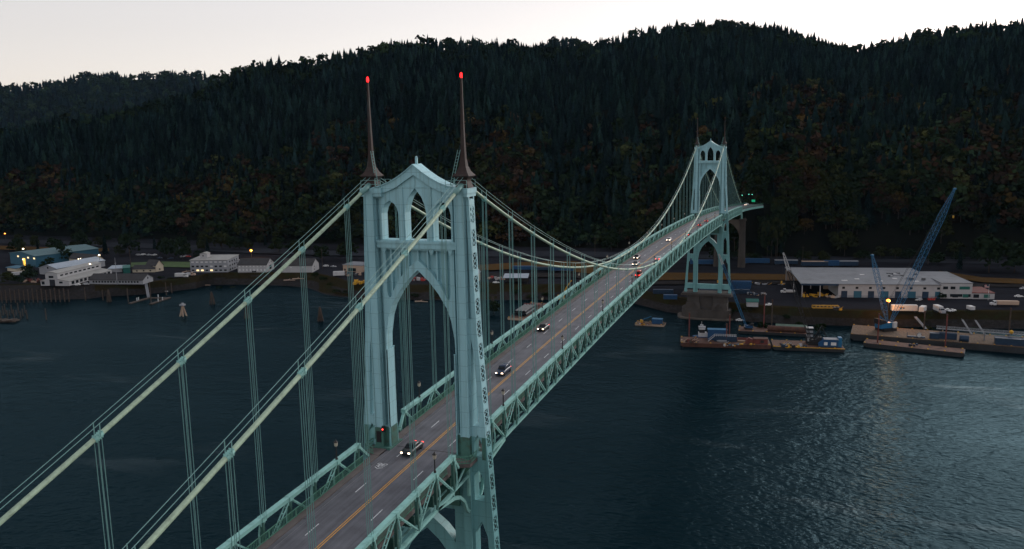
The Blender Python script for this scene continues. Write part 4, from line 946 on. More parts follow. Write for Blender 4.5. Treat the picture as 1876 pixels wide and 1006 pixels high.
# open canopy with pale roof
a,rz,W=frame((923,521),(966,521)); t=thing('open_shelter','open-sided shelter with a pale sloping metal roof on dark posts','shelter',a,rz)
b=MB(); b.add([(x,y,z+dz) for dz in(0,.2) for x,y,z in((-.5,0,4.2),(W+.5,0,4.2),(-.5,11,5.4),(W+.5,11,5.4))],[(0,2,3,1),(4,5,7,6),(0,1,5,4),(1,3,7,5),(3,2,6,7),(2,0,4,6)]); b.build('roof',[M['silver']],t)
for x in(0,W/3,2*W/3,W):
    for y in(.4,10.6): q=MB(); q.bar((x,y,0),(x,y,4.3+.1*y),.25,.25,ref=(0,1,0)); q.build('post',[M['dark']],t)
q=MB(); q.b2(0,W,10.6,10.8,0,5); q.build('back_wall',[M['dark']],t)
# big warehouse behind the crane barges
a,rz,W=frame((1468,545),(1722,547.6)); t=thing('large_warehouse','long white warehouse with grey roof and blue dock doors behind the cranes','warehouse',a,rz)
D=53; cv=20.8; H_=8.0; ow=W
b=MB(); b.prism([(0,0),(0,H_),(D,H_+1.5),(D,0)],cv,W,'x'); b.b2(cv,W,-.06,0,0,1.6,1); b.build('wall',[M['wwall'],M['gwall']],t)
b=MB(); b.add([(x,y,z+dz) for dz in(.05,.45) for x in(-.6,W+.2) for y,z in((-.7,H_),(D*.45,H_+1.5),(D+.5,H_+1.2))],[(0,1,4,3),(1,2,5,4),(6,9,10,7),(7,10,11,8),(0,3,9,6),(2,8,11,5),(0,6,7,1),(1,7,8,2),(3,4,10,9),(4,5,11,10)])
for x in range(3,int(cv),3): b.b2(x-.08,x+.08,-.6,D*.44,H_+.5,H_+.52)
b.build('roof',[M['greyroof']],t)
b=MB(); b.b2(-.6,cv,-.75,-.6,H_-.6,H_+.5); b.build('fascia',[M['navy']],t)
for x in(.3,10.5): 
    for y in(0,26,52): q=MB(); q.bar((x,y,0),(x,y,H_),.45,.45,ref=(0,1,0)); q.build('post',[M['wwall']],t)
for k in range(8):
    x=cv+2.9+k*7.5; q=MB(); q.box((x+.5,-.09,2.1),(3.4 if k%2==0 else 4.4,.16,4.2)); q.build('dock_door',[M['teal'] if k%2 else M['navy']],t)
    q=MB(); q.box((x,-.05,6.1),(1.5,.16,1.2)); q.build('window',[gl],t)
q=MB(); q.b2(cv-3,cv,25,25.3,0,H_); q.b2(0,cv,D-.4,D-.1,0,H_); q.build('back_wall',[M['tan']],t)
for x,y,s_ in((26,8,3.2),(34,12,2.6),(46,7,2.4),(56,14,2.6),(66,7,2.8),(40,24,2.4),(60,26,2.4)): q=MB(); q.box((x,y,H_+.5+1.5*y/(D*.45)*.95),(s_,1.6,.5)); q.build('skylight',[ww],t)
for i in range(14):
    x=random.uniform(54,74); y=random.uniform(10,30); q=MB(); q.box((x,y,H_+1.9),(random.uniform(.8,2.4),random.uniform(.8,1.8),random.uniform(.8,1.7))); q.build('roof_vent',[M['pipe'] if i%3 else M['gwall']],t)
# office end
q=MB(); q.b2(W-.0,W+17,-.4,40,0,H_+1.2); q.build('office_wall',[M['wwall']],t); q=MB(); q.b2(W-.2,W+17.2,-.6,40.2,H_+1.2,H_+1.6); q.build('office_roof',[M['greyroof']],t)
for x in(2.5,6.5): q=MB(); q.box((W+x,-.45,6.6),(2.6,.16,1.6)); q.build('window',[gl],t)
q=MB(); q.box((W+12.8,-.45,6.6),(5.6,.16,1.7)); q.build('window',[M['green']],t)
for x in(2,6.5,10.5,15): q=MB(); q.box((W+x,-.45,2.2),(2.6,.16,1.6)); q.build('window',[gl],t)
q=MB(); q.b2(W+17,W+29,-.8,18,0,3.6); q.build('low_wing',[M['wwall']],t); q=MB(); q.b2(W+16.9,W+29.2,-1,18.2,3.6,4.1); q.build('low_roof',[M['brick']],t)
for k in range(4): q=MB(); q.box((W+8+k*5.6,-.87 if k>1 else -.47,2.0),(3.0,.16,2.0)); q.build('window',[M['green'] if k%2 else gl],t)
# ------------------------------------------------------------------ lamps, poles, flag
def yard_lamp(px,rl,rb,label,mt,r=.8,arm=0):
    p=G(px,rb,Y0); p.z=terr(px,hd(p)); d=ray(px,rl); tt=hd(p)/math.hypot(d.x,d.y); z=CZ+d.z*tt-p.z
    t=thing('yard_lamp',label,'lamp',p); b=MB(); b.tube([(0,0,0),(0,0,z-.3)],[.18,.1],6); b.build('pole',[M['dark']],t)
    b=MB(); b.lathe((0,0,z-r*.55),[(.05,0),(r*.8,r*.3),(r,r*.7),(r*.6,r*1.2),(.05,r*1.4)],9); b.build('lamp_head',[mt],t)
    if r>1:
        ld=bpy.data.lights.new('lamp_light','POINT'); ld.energy=1500; ld.color=(1,.45,.14); ld.shadow_soft_size=.6; lo=bpy.data.objects.new('lamp_light',ld); COL.objects.link(lo); lo.parent=t; lo.location=(0,-1.6,z-.8)
yard_lamp(1626,551,577,'tall yard lamp glowing orange beside the white trailer',M['lampo'],1.1)
yard_lamp(461,459,476,'bright orange yard lamp behind the two-storey white house',M['lampo'],1.1)
yard_lamp(1042,464,480,'white street lamp above the highway between the towers',M['lampw'],.9)
yard_lamp(11,428,445,'warm lamp beside the highway at the far left edge',M['lampo'],.8)
yard_lamp(45,456,478,'warm lamp on a pole behind the teal warehouse',M['lampw'],.8)
yard_lamp(184,467.5,490,'white lamp at the peak of the blue-striped beige house',M['lampw'],.8)
yard_lamp(167,484.5,507,'white lamp at the corner of the long white workshop',M['lampw'],.9)
yard_lamp(43.5,475.5,488,'small white lamp left of the yellow lit doorway',M['lampw'],.5)
yard_lamp(145,474.5,487,'small warm lamp left of the blue-striped house, paired lights',M['lampw'],.45)
yard_lamp(149,473.8,487,'small warm lamp right of the paired lights by blue-striped house',M['lampw'],.45)
for px,rb,h,lb in((591,492,16,'plain utility pole beside the white shed with dark roof'),(1090,470,16,'utility pole standing beyond the middle of the bridge'),(1423,478,17,'utility pole right of the arched pier'),(240,490,15,'utility pole behind the boat shed'),(1470,487,14,'utility pole beyond the warehouse canopy'),(1700,486,15,'utility pole behind the warehouse roof vents')):
    p=G(px,rb,9); p.z=terr(px,hd(p)); t=thing('utility_pole',lb,'utility pole',p); b=MB(); b.tube([(0,0,0),(0,0,h)],[.2,.12],6); b.build('pole',[M['woodold']],t); b=MB(); b.bar((0,-1.2,h-1),(0,1.2,h-1),.15,.15); b.build('crossarm',[M['woodold']],t)
p=G(215,521,Y0); t=thing('signal_mast','tall thin white mast standing in front of the long low shed','mast',p); b=MB(); b.tube([(0,0,0),(0,0,19)],[.3,.1],6); b.build('pole',[M['gwall']],t); b=MB(); b.bar((-1.5,0,11),(1.5,0,11),.2,.2); b.bar((-.9,0,15),(.9,0,15),.2,.2); b.build('yard_arm',[M['gwall']],t)
p=G(1810,551,Y0); t=thing('flag_pole','flag pole with a striped flag at the end of the warehouse office','flag pole',p,R(-70)); b=MB(); b.tube([(0,0,0),(0,0,9.6)],[.12,.06],6); b.build('pole',[M['whitemetal']],t)
b=MB()
for k in range(13): 
    for j in range(6):
        x0,x1=-.1-j*.42,-.1-(j+1)*.42; f=lambda x:.22*math.sin(x*2.4)
        b.add([(x0,f(x0),9.3-.13*k),(x1,f(x1),9.3-.13*k),(x1,f(x1),9.17-.13*k),(x0,f(x0),9.17-.13*k)],[(0,1,2,3)],2 if (k<7 and j<3) else (k%2))
b.build('flag',[M['red'],M['whitemetal'],M['navy']],t)
# ------------------------------------------------------------------ vehicles and things in the yards
def heading(): return R(-78)
def truck(name,label,px,row,rz,L,boxm,cab=True,cabm=None,Hb=2.6,cat='truck',W=2.5):
    p=G(px,row,Y0); t=thing(name,label,cat,p,rz)
    b=MB(); b.b2(-L/2,L/2,-W/2,W/2,1.05,1.05+Hb); b.build('cargo_box',[boxm],t)
    b=MB(); b.b2(-L/2+.1,L/2-.1,-W/2+.2,W/2-.2,.75,1.05); b.build('chassis',[M['dark']],t)
    xs=[-L/2+.8,-L/2+2.0]+([L/2-1.2] if L>5 else [])
    if cab:
        c=L/2+.25; b=MB(); b.prism([(c,.7),(c,3.0),(c+1.3,3.0),(c+1.75,2.0),(c+2.9,1.75),(c+2.9,.7)],-W/2+.1,W/2-.1,'y'); b.build('cab',[cabm or M['whitemetal']],t)
        b=MB(); b.prism([(c+1.36,2.8),(c+1.72,2.1),(c+1.76,2.12),(c+1.4,2.85)],-W/2+.25,W/2-.25,'y'); b.b2(c+.3,c+1.3,-W/2+.08,W/2-.08,2.0,2.7); b.build('window',[M['glass']],t); xs.append(c+2.0)
    for x in xs:
        for s in(1,-1): q=MB(); q.tube([(x,s*(W/2-.3),.5),(x,s*W/2,.5)],.5,10); q.build('wheel',[M['tyre']],t)
    return t
wm=M['whitemetal']; hx=heading()
t=truck('box_trailer','long white box trailer with a coloured emblem parked below the orange lamp',1656,572,hx,13,wm,False,Hb=3.0)
b=MB()
for k,(x,z,mi) in enumerate(((-2.6,2.9,0),(-1.9,2.6,1),(-1.2,2.9,0),(-.6,2.5,1),(-2.2,2.1,1))): b.box((x,-1.3,z),(.8,.06,.7),mi)
b.build('emblem',[M['yel'],M['blue']],t)
truck('box_truck','white box truck second right of the long white trailer',1690,573,R(-20),6,wm,False,Hb=2.5)
truck('box_truck','white box truck with tall body and dark cab left of pickups',1718,572,R(200),6,wm,True,M['gwall'],Hb=2.7)
truck('box_truck','small white box truck at the right end of the row',1778,570,R(200),4.2,wm,False,Hb=1.8)
truck('dump_trailer','rust-streaked pale dump trailer with white cab at the right edge',1845,561,R(100),11,M['tan'],True,wm,Hb=2.0)
truck('box_truck','white flatbed truck parked under the warehouse canopy edge',1448,538,R(100),5,wm,True,wm,Hb=1.2)
truck('box_trailer','white box trailer left of the tan shop',621,507,hx+.25,8,wm,False,Hb=2.9)
truck('box_truck','white box truck at the seawall corner left of three-storey block',329,509,R(-70),6,wm,True,wm,Hb=2.4)
truck('box_truck','small white truck with orange load beside three-storey block',346,506,R(-70),3.4,wm,True,M['tan'],Hb=1.4)
truck('box_trailer','white trailer beside the teal warehouse and small canopy shed',30,506,R(-40),9,wm,False,Hb=2.0)
def pcar(px,row,rz,pc,kd,lb,**k):
    p=G(px,row,Y0); p.z=terr(px,hd(p))+.02
    return car('car',lb,'car',p,rz,pc,kd,lit=False,**k)
for i,(px,row,pc,kd,lb) in enumerate([(254,470.5,4,'van','silver van leftmost in the parked row behind the cream house'),(262,470,5,'van','white van second in the parked row behind the cream house'),(273,470.5,4,'sedan','silver car in the middle of the parked row'),(283,470.5,5,'sedan','white car right of the middle in the parked row'),
 (293,476,1,'sedan','navy car on the lot below the parked row'),(313,476.5,1,'sedan','dark blue car under the green trees'),(333,473.5,4,'sedan','small silver car left of the red one'),(340,472.5,5,'sedan','white car touching the red car'),(345,473,3,'sedan','red car behind the three-storey block'),
 (314,512,5,'pickup','white pickup on the seawall corner left of box truck'),(300,515,4,'pickup','silver pickup at the top of the bank by the low shed'),
 (142,523,5,'sedan','white boat-shaped car beside the workshop side wall'),(158,522,4,'van','pale van between workshop and low shed'),(597,490,5,'van','white van right of the white shed'),(611,491,4,'sedan','silver car left of the tan shop'),
 (1683,552,4,'suv','grey pickup in front of a blue dock door'),(1736,570,5,'pickup','white pickup in the truck row, left of its twin'),(1744,571,5,'pickup','white pickup in the truck row, right of its twin'),(1866,546,5,'sedan','white car parked alone right of the flag pole'),(1874,532,4,'sedan','pale car at the far right edge'),
 (1356,563,5,'sedan','white car on the bank right of the far tower pier'),(1408,560,5,'pickup','white pickup near the bank above the rusty pipe stack'),(909,519,5,'pickup','white pickup by the open shelter left post'),(180,500,1,'sedan','dark blue car beside the blue-striped house')]):
    pcar(px,row,R(-78+(i*37)%40) if i%2 else R(100),pc,kd,lb)
def boxes_pile(name,label,cat,px,row,n,sx,sy,mats,smin=.6,smax=2.2,hmax=2.2,z=Y0,seed=1):
    r_=random.Random(seed); p=G(px,row,z); t=MB()
    for i in range(n):
        d=(r_.uniform(smin,smax),r_.uniform(smin,smax),r_.uniform(.5,hmax)); x,y=r_.uniform(-sx,sx),r_.uniform(-sy,sy)
        t.box((x,y,d[2]/2+ (r_.random()*.8 if i>n*.6 else 0)),d,r_.randrange(len(mats)),r_.uniform(0,3))
        if i%3==0: t.tube([(x-1,y,.5),(x+1.6,y+.5,1.8)],.12,5,mi=r_.randrange(len(mats)))
    o=t.build(name,mats); o.location=p; o.rotation_euler=(0,0,hx); return tag(o,label,cat)
boxes_pile('scrap_heap','heap of red and white scrap seen through the near tower arch','scrap',768,512,34,8,7,[M['red'],M['wwall'],M['brick'],M['dark'],M['pipe']],seed=3)
boxes_pile('scrap_heap','heap of red and pink scrap left of the open shelter','scrap',912,511,20,6,5,[M['red'],M['tan'],M['wwall'],M['dark']],seed=4)
boxes_pile('equipment','cluster of small yellow machines beside the near tower left leg','machinery',663,520,20,5,3.5,[M['yel'],M['yel'],M['dark']],seed=5,hmax=2.4)
boxes_pile('scrap_heap','dark heap of parts in front of the tan shop','scrap',648,505,18,6,3,[M['dark'],M['pipe'],M['navy'],M['tan']],seed=6)
boxes_pile('equipment','yellow steel frames stored under the warehouse canopy','machinery',1492,543,18,8,5,[M['yel'],M['yel'],M['rust']],seed=7)
boxes_pile('crate_pile','white crates beside the first blue dock door','crates',1525,546,9,4,1.2,[M['wwall'],M['tan']],seed=8,hmax=1.6)
boxes_pile('scrap_heap','orange and dark scrap heap beside workshop front','scrap',62,516,18,6,4,[M['brick'],M['dark'],M['tan']],seed=9)
boxes_pile('equipment','pale machinery pile behind the blue containers','machinery',1383,541,14,6,3,[M['tan'],M['navy'],M['gwall'],M['dark']],seed=10)
boxes_pile('equipment','row of pale tanks and yellow drums beyond the gravel yard','machinery',1405,523,16,11,1.5,[M['wwall'],M['yel'],M['gwall']],seed=11,hmax=1.4)
boxes_pile('crate_pile','orange crates against the warehouse near the office','crates',1707,550,5,2,.8,[M['brick'],M['red']],seed=12,hmax=1.3)
t=thing('yellow_rack','long yellow steel rack lying at the edge of the gravel yard','rack',G(1512,565,Y0),hx)
b=MB(); 
for z in(.3,1.6):
    for y in(-1,1): b.bar((-7,y,z),(7,y,z),.25,.25)
for k in range(8):
    for y in(-1,1): b.bar((-7+2*k,y,.3),(-7+2*k,y,1.6),.2,.2,ref=(0,1,0))
b.build('frame',[M['yel']],t)
boxes_pile('equipment','short yellow machine right of the long yellow rack','machinery',1534,568,6,2,.8,[M['yel'],M['dark']],seed=13,hmax=1.5)
# blue containers around the far pier
def container(px,row,z,L,lb,rz=None,mt=None):
    p=G(px,row,Y0); p.z=z; t=thing('shipping_container',lb,'container',p,hx if rz is None else rz,'blue containers beside the far tower pier')
    b=MB(); b.b2(-L/2,L/2,-1.22,1.22,.1,2.65)
    for k in range(int(L/.6)): b.b2(-L/2+.3+.6*k,-L/2+.5+.6*k,-1.28,1.28,.2,2.55)
    b.build('box',[mt or M['navy']],t); b=MB(); b.b2(-L/2-.06,-L/2,-1.1,1.1,.2,2.5); b.build('door',[M['blue']],t)
container(1350,538,Y0,6.1,'navy container nearest the right foot of the far tower')
container(1364,538,Y0,6.1,'navy container right of the one at the tower foot')
container(1357,530,Y0,12.2,'long blue container at the back of the stack',mt=M['blue'])
container(1358,530,Y0+2.66,12.2,'long blue container on top of the stack',mt=M['blue'])
container(1300,537,Y0,12.2,'long navy container between the legs of the far tower')
container(1290,529,Y0,8,'short navy container behind the far tower legs')
container(1215,538,Y0,12.2,'long navy container left of the far tower pier')
container(1228,548,Y0,8,'navy container at the bank edge left of the pier',mt=M['blue'])
house('site_cabin','green-roofed white site cabin right of the far pier',(1368,562),(1389,562.5),5,2.8,M['wwall'],M['green'],'gable',1.2,'x',.4)
# rail cars
def railcar(px,row,L,h,lb,mt,top=None):
    p=G(px,row,9.2); t=thing('rail_car',lb,'rail car',p,hx,'rail cars on the siding')
    b=MB(); b.b2(-L/2,L/2,-1.5,1.5,1.1,1.1+h)
    for k in range(int(L/1.5)+1): b.b2(-L/2+1.5*k-.08,-L/2+1.5*k+.08,-1.58,1.58,1.1,1.1+h)
    b.build('body',[mt],t)
    if top: b=MB(); b.b2(-L/2-.1,L/2+.1,-1.6,1.6,1.1+h,1.4+h); b.build('roof',[top],t)
    for x in(-L/2+2,L/2-2):
        b=MB()
        for o in(-.9,.9):
            for s in(-1,1): b.tube([(x+o,s*.72,.48),(x+o,s*.85,.48)],.46,10)
        b.b2(x-1.5,x+1.5,-.7,.7,.4,1.1); b.build('bogie',[M['dark']],t)
for px,row,L,h,lb,mt,tp in((960,496,17,2.4,'blue rail car left of the middle behind the open shelter',M['blue'],None),(995,497,17,2.0,'navy rail car behind the hangers right of the open shelter',M['navy'],None),(1030,498,17,2.4,'blue rail car hidden behind the cable low point',M['blue'],None),
 (1287,486,18,3,'blue covered car behind the far tower arch',M['blue'],None),(1386,484,18,3.2,'blue covered car right of the arched pier',M['blue'],None),(1440,486,16,2.6,'dark car with pale load left of the warehouse canopy',M['navy'],M['gwall']),(1492,489,18,2.8,'navy car with orange load behind warehouse canopy',M['navy'],M['tan']),(1523,489,10,3.6,'short blue tank car behind the warehouse roof',M['blue'],None),(1550,489,16,3,'navy car with pale stripes right of the short blue car',M['navy'],M['gwall'])):
    railcar(px,row,L,h,lb,mt,tp)
# ------------------------------------------------------------------ barges, boats and cranes
def lattice(b,p,q,w0,wm,w1,n,r=.14,mi=0,foot=.18,head=.2):
    p,q=Vector(p),Vector(q); d=(q-p).normalized(); a=d.cross(Vector((0,0,1))).normalized(); c=a.cross(d)
    def wd(t): return w0+(wm-w0)*t/foot if t<foot else (wm if t<1-head else wm+(w1-wm)*(t-1+head)/head)
    rings=[]
    for i in range(n+1):
        t=i/n; o=p.lerp(q,t); h=wd(t)/2; rings.append([o+a*h*x+c*h*y for x,y in((-1,-1),(1,-1),(1,1),(-1,1))])
    for A,B in zip(rings,rings[1:]):
        for k in range(4):
            b.bar(A[k],B[k],r,r,mi); b.bar(A[k],B[(k+1)%4],r*.55,r*.55,mi); b.bar(B[k],B[(k+1)%4],r*.55,r*.55,mi)
def barge(label,pL,pR,D,fb,hullm,deckm,rake=2.5,loc=None):
    """front waterline corners given on the river; returns thing with local x along its length, y away from the camera"""
    a,c=(G(pL[0],pL[1],0),G(pR[0],pR[1],0)) if loc is None else (Vector((*pL,0)),Vector((*pR,0)))
    u=c-a; L=u.length; t=thing('barge',label,'barge',a,math.atan2(u.y,u.x))
    b=MB(); b.prism([(rake,-1),(0,fb*.35),(0,fb),(L,fb),(L,fb*.35),(L-rake,-1)],0,D,'y')
    for k in range(int(L/5)): b.box((2.5+5*k,-.06,fb*.6),(.25,.14,fb*.8))
    b.build('hull',[hullm],t)
    b=MB(); b.b2(.15,L-.15,.15,D-.15,fb,fb+.08); b.build('deck',[deckm],t)
    b=MB()
    for k in range(int(L/7)+1):
        for y in(.5,D-.5): x=min(L-.6,.6+7*k); b.box((x,y,fb+.3),(.7,.35,.4))
    b.build('bollard',[M['yel']],t)
    return t,L
def on(t,x,y,z):  # local point of a barge in world space
    mz=t.rotation_euler.z; return Vector((t.location.x+x*math.cos(mz)-y*math.sin(mz),t.location.y+x*math.sin(mz)+y*math.cos(mz),t.location.z+z))
def spud(label,pos,h,mt=None):
    t=thing('spud_pole',label,'pole',pos); b=MB(); b.tube([(0,0,0),(0,0,h)],.32,8); b.build('pole',[mt or M['brick']],t); b=MB(); b.tube([(0,0,h),(0,0,h+.8)],.42,8); b.build('cap',[M['rust']],t)
# rusty work barge
b1,L1=barge('rusty red-brown work barge in front of the far pier',(1247,635),(1413,640),13,1.9,M['rust'],M['rustdeck'])
z1=2.0; a1=b1.rotation_euler.z
def put(mb,name,mats,label,cat,pos,rz,group=None): o=mb.build(name,mats,loc=pos,rz=rz); return tag(o,label,cat,group)
t=thing('deck_house','navy blue two-storey deck house with white stair on the rusty barge','deck house',on(b1,13.5,7.5,z1),a1)
b=MB(); b.b2(0,9.5,0,3.4,0,5.2); b.build('upper_house',[M['blue']],t); b=MB(); b.b2(3,14,-2.8,-.1,0,2.6); b.build('lower_house',[M['navy']],t)
b=MB(); b.b2(-.2,9.7,-.2,3.6,5.2,5.4); b.build('roof',[M['cranblue']],t)
b=MB()
for k in range(10): b.bar((3+1.1*k,-2.9,2.6),(3+1.1*k,-2.9,3.8),.12,.12,ref=(0,1,0))
for z in(3.2,3.8): b.bar((3,-2.9,z),(13.8,-2.9,z),.14,.14)
b.bar((0,-2.9,0),(3.2,-2.9,2.8),.5,.2); b.bar((0,-2.9,1),(3.2,-2.9,3.8),.14,.14); b.build('stair_rail',[wm],t)
b=MB()
for k in range(3): b.tube([(0,k*.95,.5),(15,k*.95,.5)],.46,10)
b.tube([(1,.5,1.3),(15.4,.5,1.3)],.46,10); put(b,'pipe_bundle',[M['brick']],'red pipes stacked lengthwise on the rusty barge','pipes',on(b1,27,6.5,z1),a1)
b=MB(); b.tube([(0,0,.5),(12,0,.5)],.42,10); put(b,'pipe',[M['tan']],'single pale pipe lying in front of the red pipes','pipe',on(b1,28,5.4,z1),a1)
t=thing('machine_house','dark red machine house at the right end of the rusty barge','machine house',on(b1,35.5,1.2,z1),a1)
b=MB(); b.b2(0,6.5,0,3.6,0,2.6); b.build('wall',[M['brick']],t); b=MB(); b.b2(-.2,6.7,-.2,3.8,2.6,2.8); b.build('roof',[M['rust']],t); b=MB(); b.box((3.8,-.05,1.4),(1.6,.16,1.3)); b.build('window',[M['black']],t)
boxes_pile('deck_gear','white and teal gear scattered along the front of the rusty barge','gear',1350,634,14,7,1.3,[M['wwall'],M['teal'],M['yel'],M['rust']],.4,1.2,.9,z=2.0,seed=21)
boxes_pile('deck_gear','rusty scrap piled on the left end of the barge','scrap',1262,628,16,3.4,2.5,[M['rust'],M['brick'],M['tan'],M['woodold']],.4,1.6,1.2,z=2.0,seed=22)
b=MB(); b.prism([(0,0),(5,0),(4.2,2.2),(2,3),(1,2)],0,2.4,'y'); put(b,'hopper',[M['brick']],'small red hopper with yellow rim on the rusty barge','hopper',on(b1,31,1.6,z1),a1)
spud('thin rusty pole rising left of the tugboat',on(b1,4.3,12.5,-1),15); spud('rusty pole with blue cap behind the navy deck house',on(b1,24.5,14.5,-1),14); spud('short red pole in front of the navy deck house',on(b1,22.5,5,1.5),9)
# tugboat
tp=on(b1,6,14.5,0); t=thing('tugboat','small blue tugboat with white wheelhouse behind the rusty barge','tugboat',tp,a1)
b=MB(); b.add([(x,y*f,z) for z,f in((-.8,.75),(2.2,1.0)) for x,y in((0,0),(1.2,-1.7),(3.5,-2.6),(13,-2.6),(14,-1.6),(14,1.6),(13,2.6),(3.5,2.6),(1.2,1.7))],[(i,(i+1)%9,(i+1)%9+9,i+9) for i in range(9)]+[tuple(range(9,18))]); b.build('hull',[M['blue']],t)
b=MB(); b.b2(3,8,-1.7,1.7,2.2,4.2); b.build('deckhouse',[wm],t); b=MB(); b.b2(3.4,6.2,-1.4,1.4,4.2,6.6); b.build('wheelhouse',[M['black']],t); b=MB(); b.b2(3.2,6.4,-1.6,1.6,5.9,7.0); b.build('upper_band',[wm],t)
b=MB(); b.b2(3,6.6,-1.7,1.7,7.0,7.2); b.build('roof',[M['gwall']],t); b=MB(); b.tube([(4.6,0,7.2),(4.6,0,10)],.1,6); b.box((4.2,.4,8),(.6,.6,.6)); b.box((5.1,-.4,8.1),(.6,.6,.6)); b.build('mast',[wm],t)
b=MB(); b.tube([(7.6,0,4.2),(7.6,0,6)],.45,8); b.build('funnel',[M['black']],t)
p=on(b1,17.5,3.4,z1); t=thing('skiff','pale grey skiff lying on the rusty barge deck','boat',p,a1); b=MB(); b.add([(0,0,.9),(1.4,-.9,.9),(5,-.9,.9),(5,.9,.9),(1.4,.9,.9),(.8,0,0),(1.8,-.5,0),(4.8,-.5,0),(4.8,.5,0),(1.8,.5,0)],[(0,1,6,5),(1,2,7,6),(2,3,8,7),(3,4,9,8),(4,0,5,9),(5,6,7,8,9),(0,4,3,2,1)]); b.build('hull',[M['gwall']],t)
# derrick crane barge
b2,L2=barge('yellow-edged crane barge right of the rusty work barge',(1416,641),(1548,646),14,1.6,M['hull'],M['rustdeck'])
a2=b2.rotation_euler.z
b=MB(); b.b2(0,L2,-.12,.2,1.6,1.85); put(b,'deck_edge',[M['yel']],'long yellow edge beam along the crane barge','edge beam',on(b2,0,0,0),a2).parent=None
ed=[o for o in COL.objects if o.name.startswith('deck_edge')][0]; ed.parent=b2; ed.location=(0,0,0); ed.rotation_euler=(0,0,0)
for k in('label','category'): 
    if k in ed: del ed[k]
def crane(label,base,rz,tips,hous,boomm,cabm,tipm=None,size=1.0,w=1.6):
    t=thing('lattice_crane',label,'crane',base,rz); inv=Matrix.Rotation(-rz,3,'Z'); base=Vector(base)
    b=MB(); b.b2(-3.2*size,3.2*size,-2.6*size,-1.4*size,0,1.1*size); b.b2(-3.2*size,3.2*size,1.4*size,2.6*size,0,1.1*size); b.build('crawler_track',[M['black']],t)
    b=MB(); b.prism([(-4.2*size,1.2*size),(-4.2*size,2.6*size),(-3*size,3.4*size),(2*size,3.4*size),(2.4*size,1.2*size)],-1.8*size,1.8*size,'y'); b.build('machine_house',[cabm],t)
    b=MB(); b.prism([(-4.6*size,3.0*size),(-4.6*size,5.2*size),(-2*size,4.6*size),(-1.2*size,3.45*size)],-1.9*size,1.9*size,'y'); b.build('counterweight',[M['black']],t)
    b=MB(); b.b2(1.4*size,3.2*size,-2.6*size,-1.85*size,1.4*size,3.7*size); b.build('cab',[wm],t)
    ends=[]
    for (tip,wmx,n,split) in tips:
        tl=inv@(Vector(tip)-base); f=Vector((1.6*size,0,2.0*size)) if not ends else Vector((1.0*size,.6,3.2*size))
        b=MB()
        if split:
            m_=f.lerp(tl,split); lattice(b,f,m_,.6,wmx,wmx,int(n*split),.15,0,.18,.0001); bo=b.build('boom',[boomm],t)
            b=MB(); lattice(b,m_,tl,wmx,wmx*.8,.45,max(4,int(n*(1-split))),.2,0,.01,.5); b.build('boom_tip',[tipm],bo)
        else:
            lattice(b,f,tl,.6,wmx,.55,n,.16); b.box(tuple(tl),(1.4,1.0,.8)); bo=b.build('boom',[boomm],t)
        ends.append((f,tl))
    b=MB()
    f,tl=ends[0]; g=Vector((-3.6*size,0,6.4*size))
    for o in(-.5,.5): b.bar((-3.2*size,o*2,3.4*size),tuple(g),.28,.28); b.bar((0,o*2,3.4*size),tuple(g),.28,.28)
    b.build('gantry',[boomm if size>.9 else M['black']],t)
    b=MB()
    for o in(-.4,.4): b.bar(tuple(g+Vector((0,o,0))),tuple(tl+Vector((0,o*.6,0))),.09,.09)
    b.tube([tuple(tl),(tl.x+.3,tl.y,max(3,tl.z-14))],.05,4); b.build('pendant_line',[M['dark']],t)
    b=MB(); b.box((tl.x+.3,tl.y,max(3,tl.z-14)-.6),(.7,.5,1.3)); b.build('hook_block',[M['yel']],t)
    return t
bs=on(b2,19.5,7,1.7)
t=crane('black lattice derrick crane with bright white boom tip on a barge',bs,math.atan2(46.5-0,1) if False else math.atan2(-42.9-bs.y,308-bs.x),[((306,-42.8,47.3),1.5,22,.8)],None,M['black'],M['black'],wm,.8)
t=thing('deck_house','blue crane house with white panels at the right of the crane barge','deck house',on(b2,21.5,3.0,1.7),a2)
b=MB(); b.prism([(0,0),(0,1.4),(2.4,3.6),(9,3.6),(9,0)],0,4,'y'); b.build('wall',[M['blue']],t); b=MB(); b.b2(9,10.6,.2,3.8,0,4.6); b.build('tank',[M['cranblue']],t)
for x,w_ in((3.2,1.6),(6.8,2.4)): b=MB(); b.box((x,-.05,1.6),(w_,.16,1.5)); b.build('panel',[ww],t)
b=MB(); b.b2(-1.5,10.6,-1,-.2,-.2,.15); b.build('walkway',[M['dark']],t); b=MB(); b.b2(2.3,9.2,-.15,4.1,3.6,3.8); b.build('roof',[M['gwall']],t)
t=thing('pilot_house','narrow black and white control tower at the foot of derrick','control tower',on(b2,16.4,8.6,1.7),a2)
b=MB(); b.b2(0,3.2,0,3,0,3.4); b.build('lower',[M['black']],t); b=MB(); b.b2(.2,3,.1,2.9,3.4,7.6); b.build('upper',[M['gwall']],t)
for z in(4.6,6.6): b=MB(); b.b2(.1,3.1,-.02,3,z,z+.8); b.build('window_band',[M['glass']],t)
b=MB(); b.b2(0,3.2,-.1,3.1,7.6,7.9); b.build('roof',[wm],t)
boxes_pile('deck_gear','yellow and black winches along the front of the crane barge','winches',1455,636,14,6,2,[M['yel'],M['black'],M['wwall'],M['navy']],.6,1.8,1.4,z=1.7,seed=23)
t=thing('a_frame','black steel A-frame standing behind the blue crane house','frame',on(b2,22.5,9,1.7),a2)
b=MB(); b.bar((-4,0,0),(1,0,9),.7,.5); b.bar((1,0,9),(4.5,0,0),.5,.4); b.build('leg',[M['black']],t)
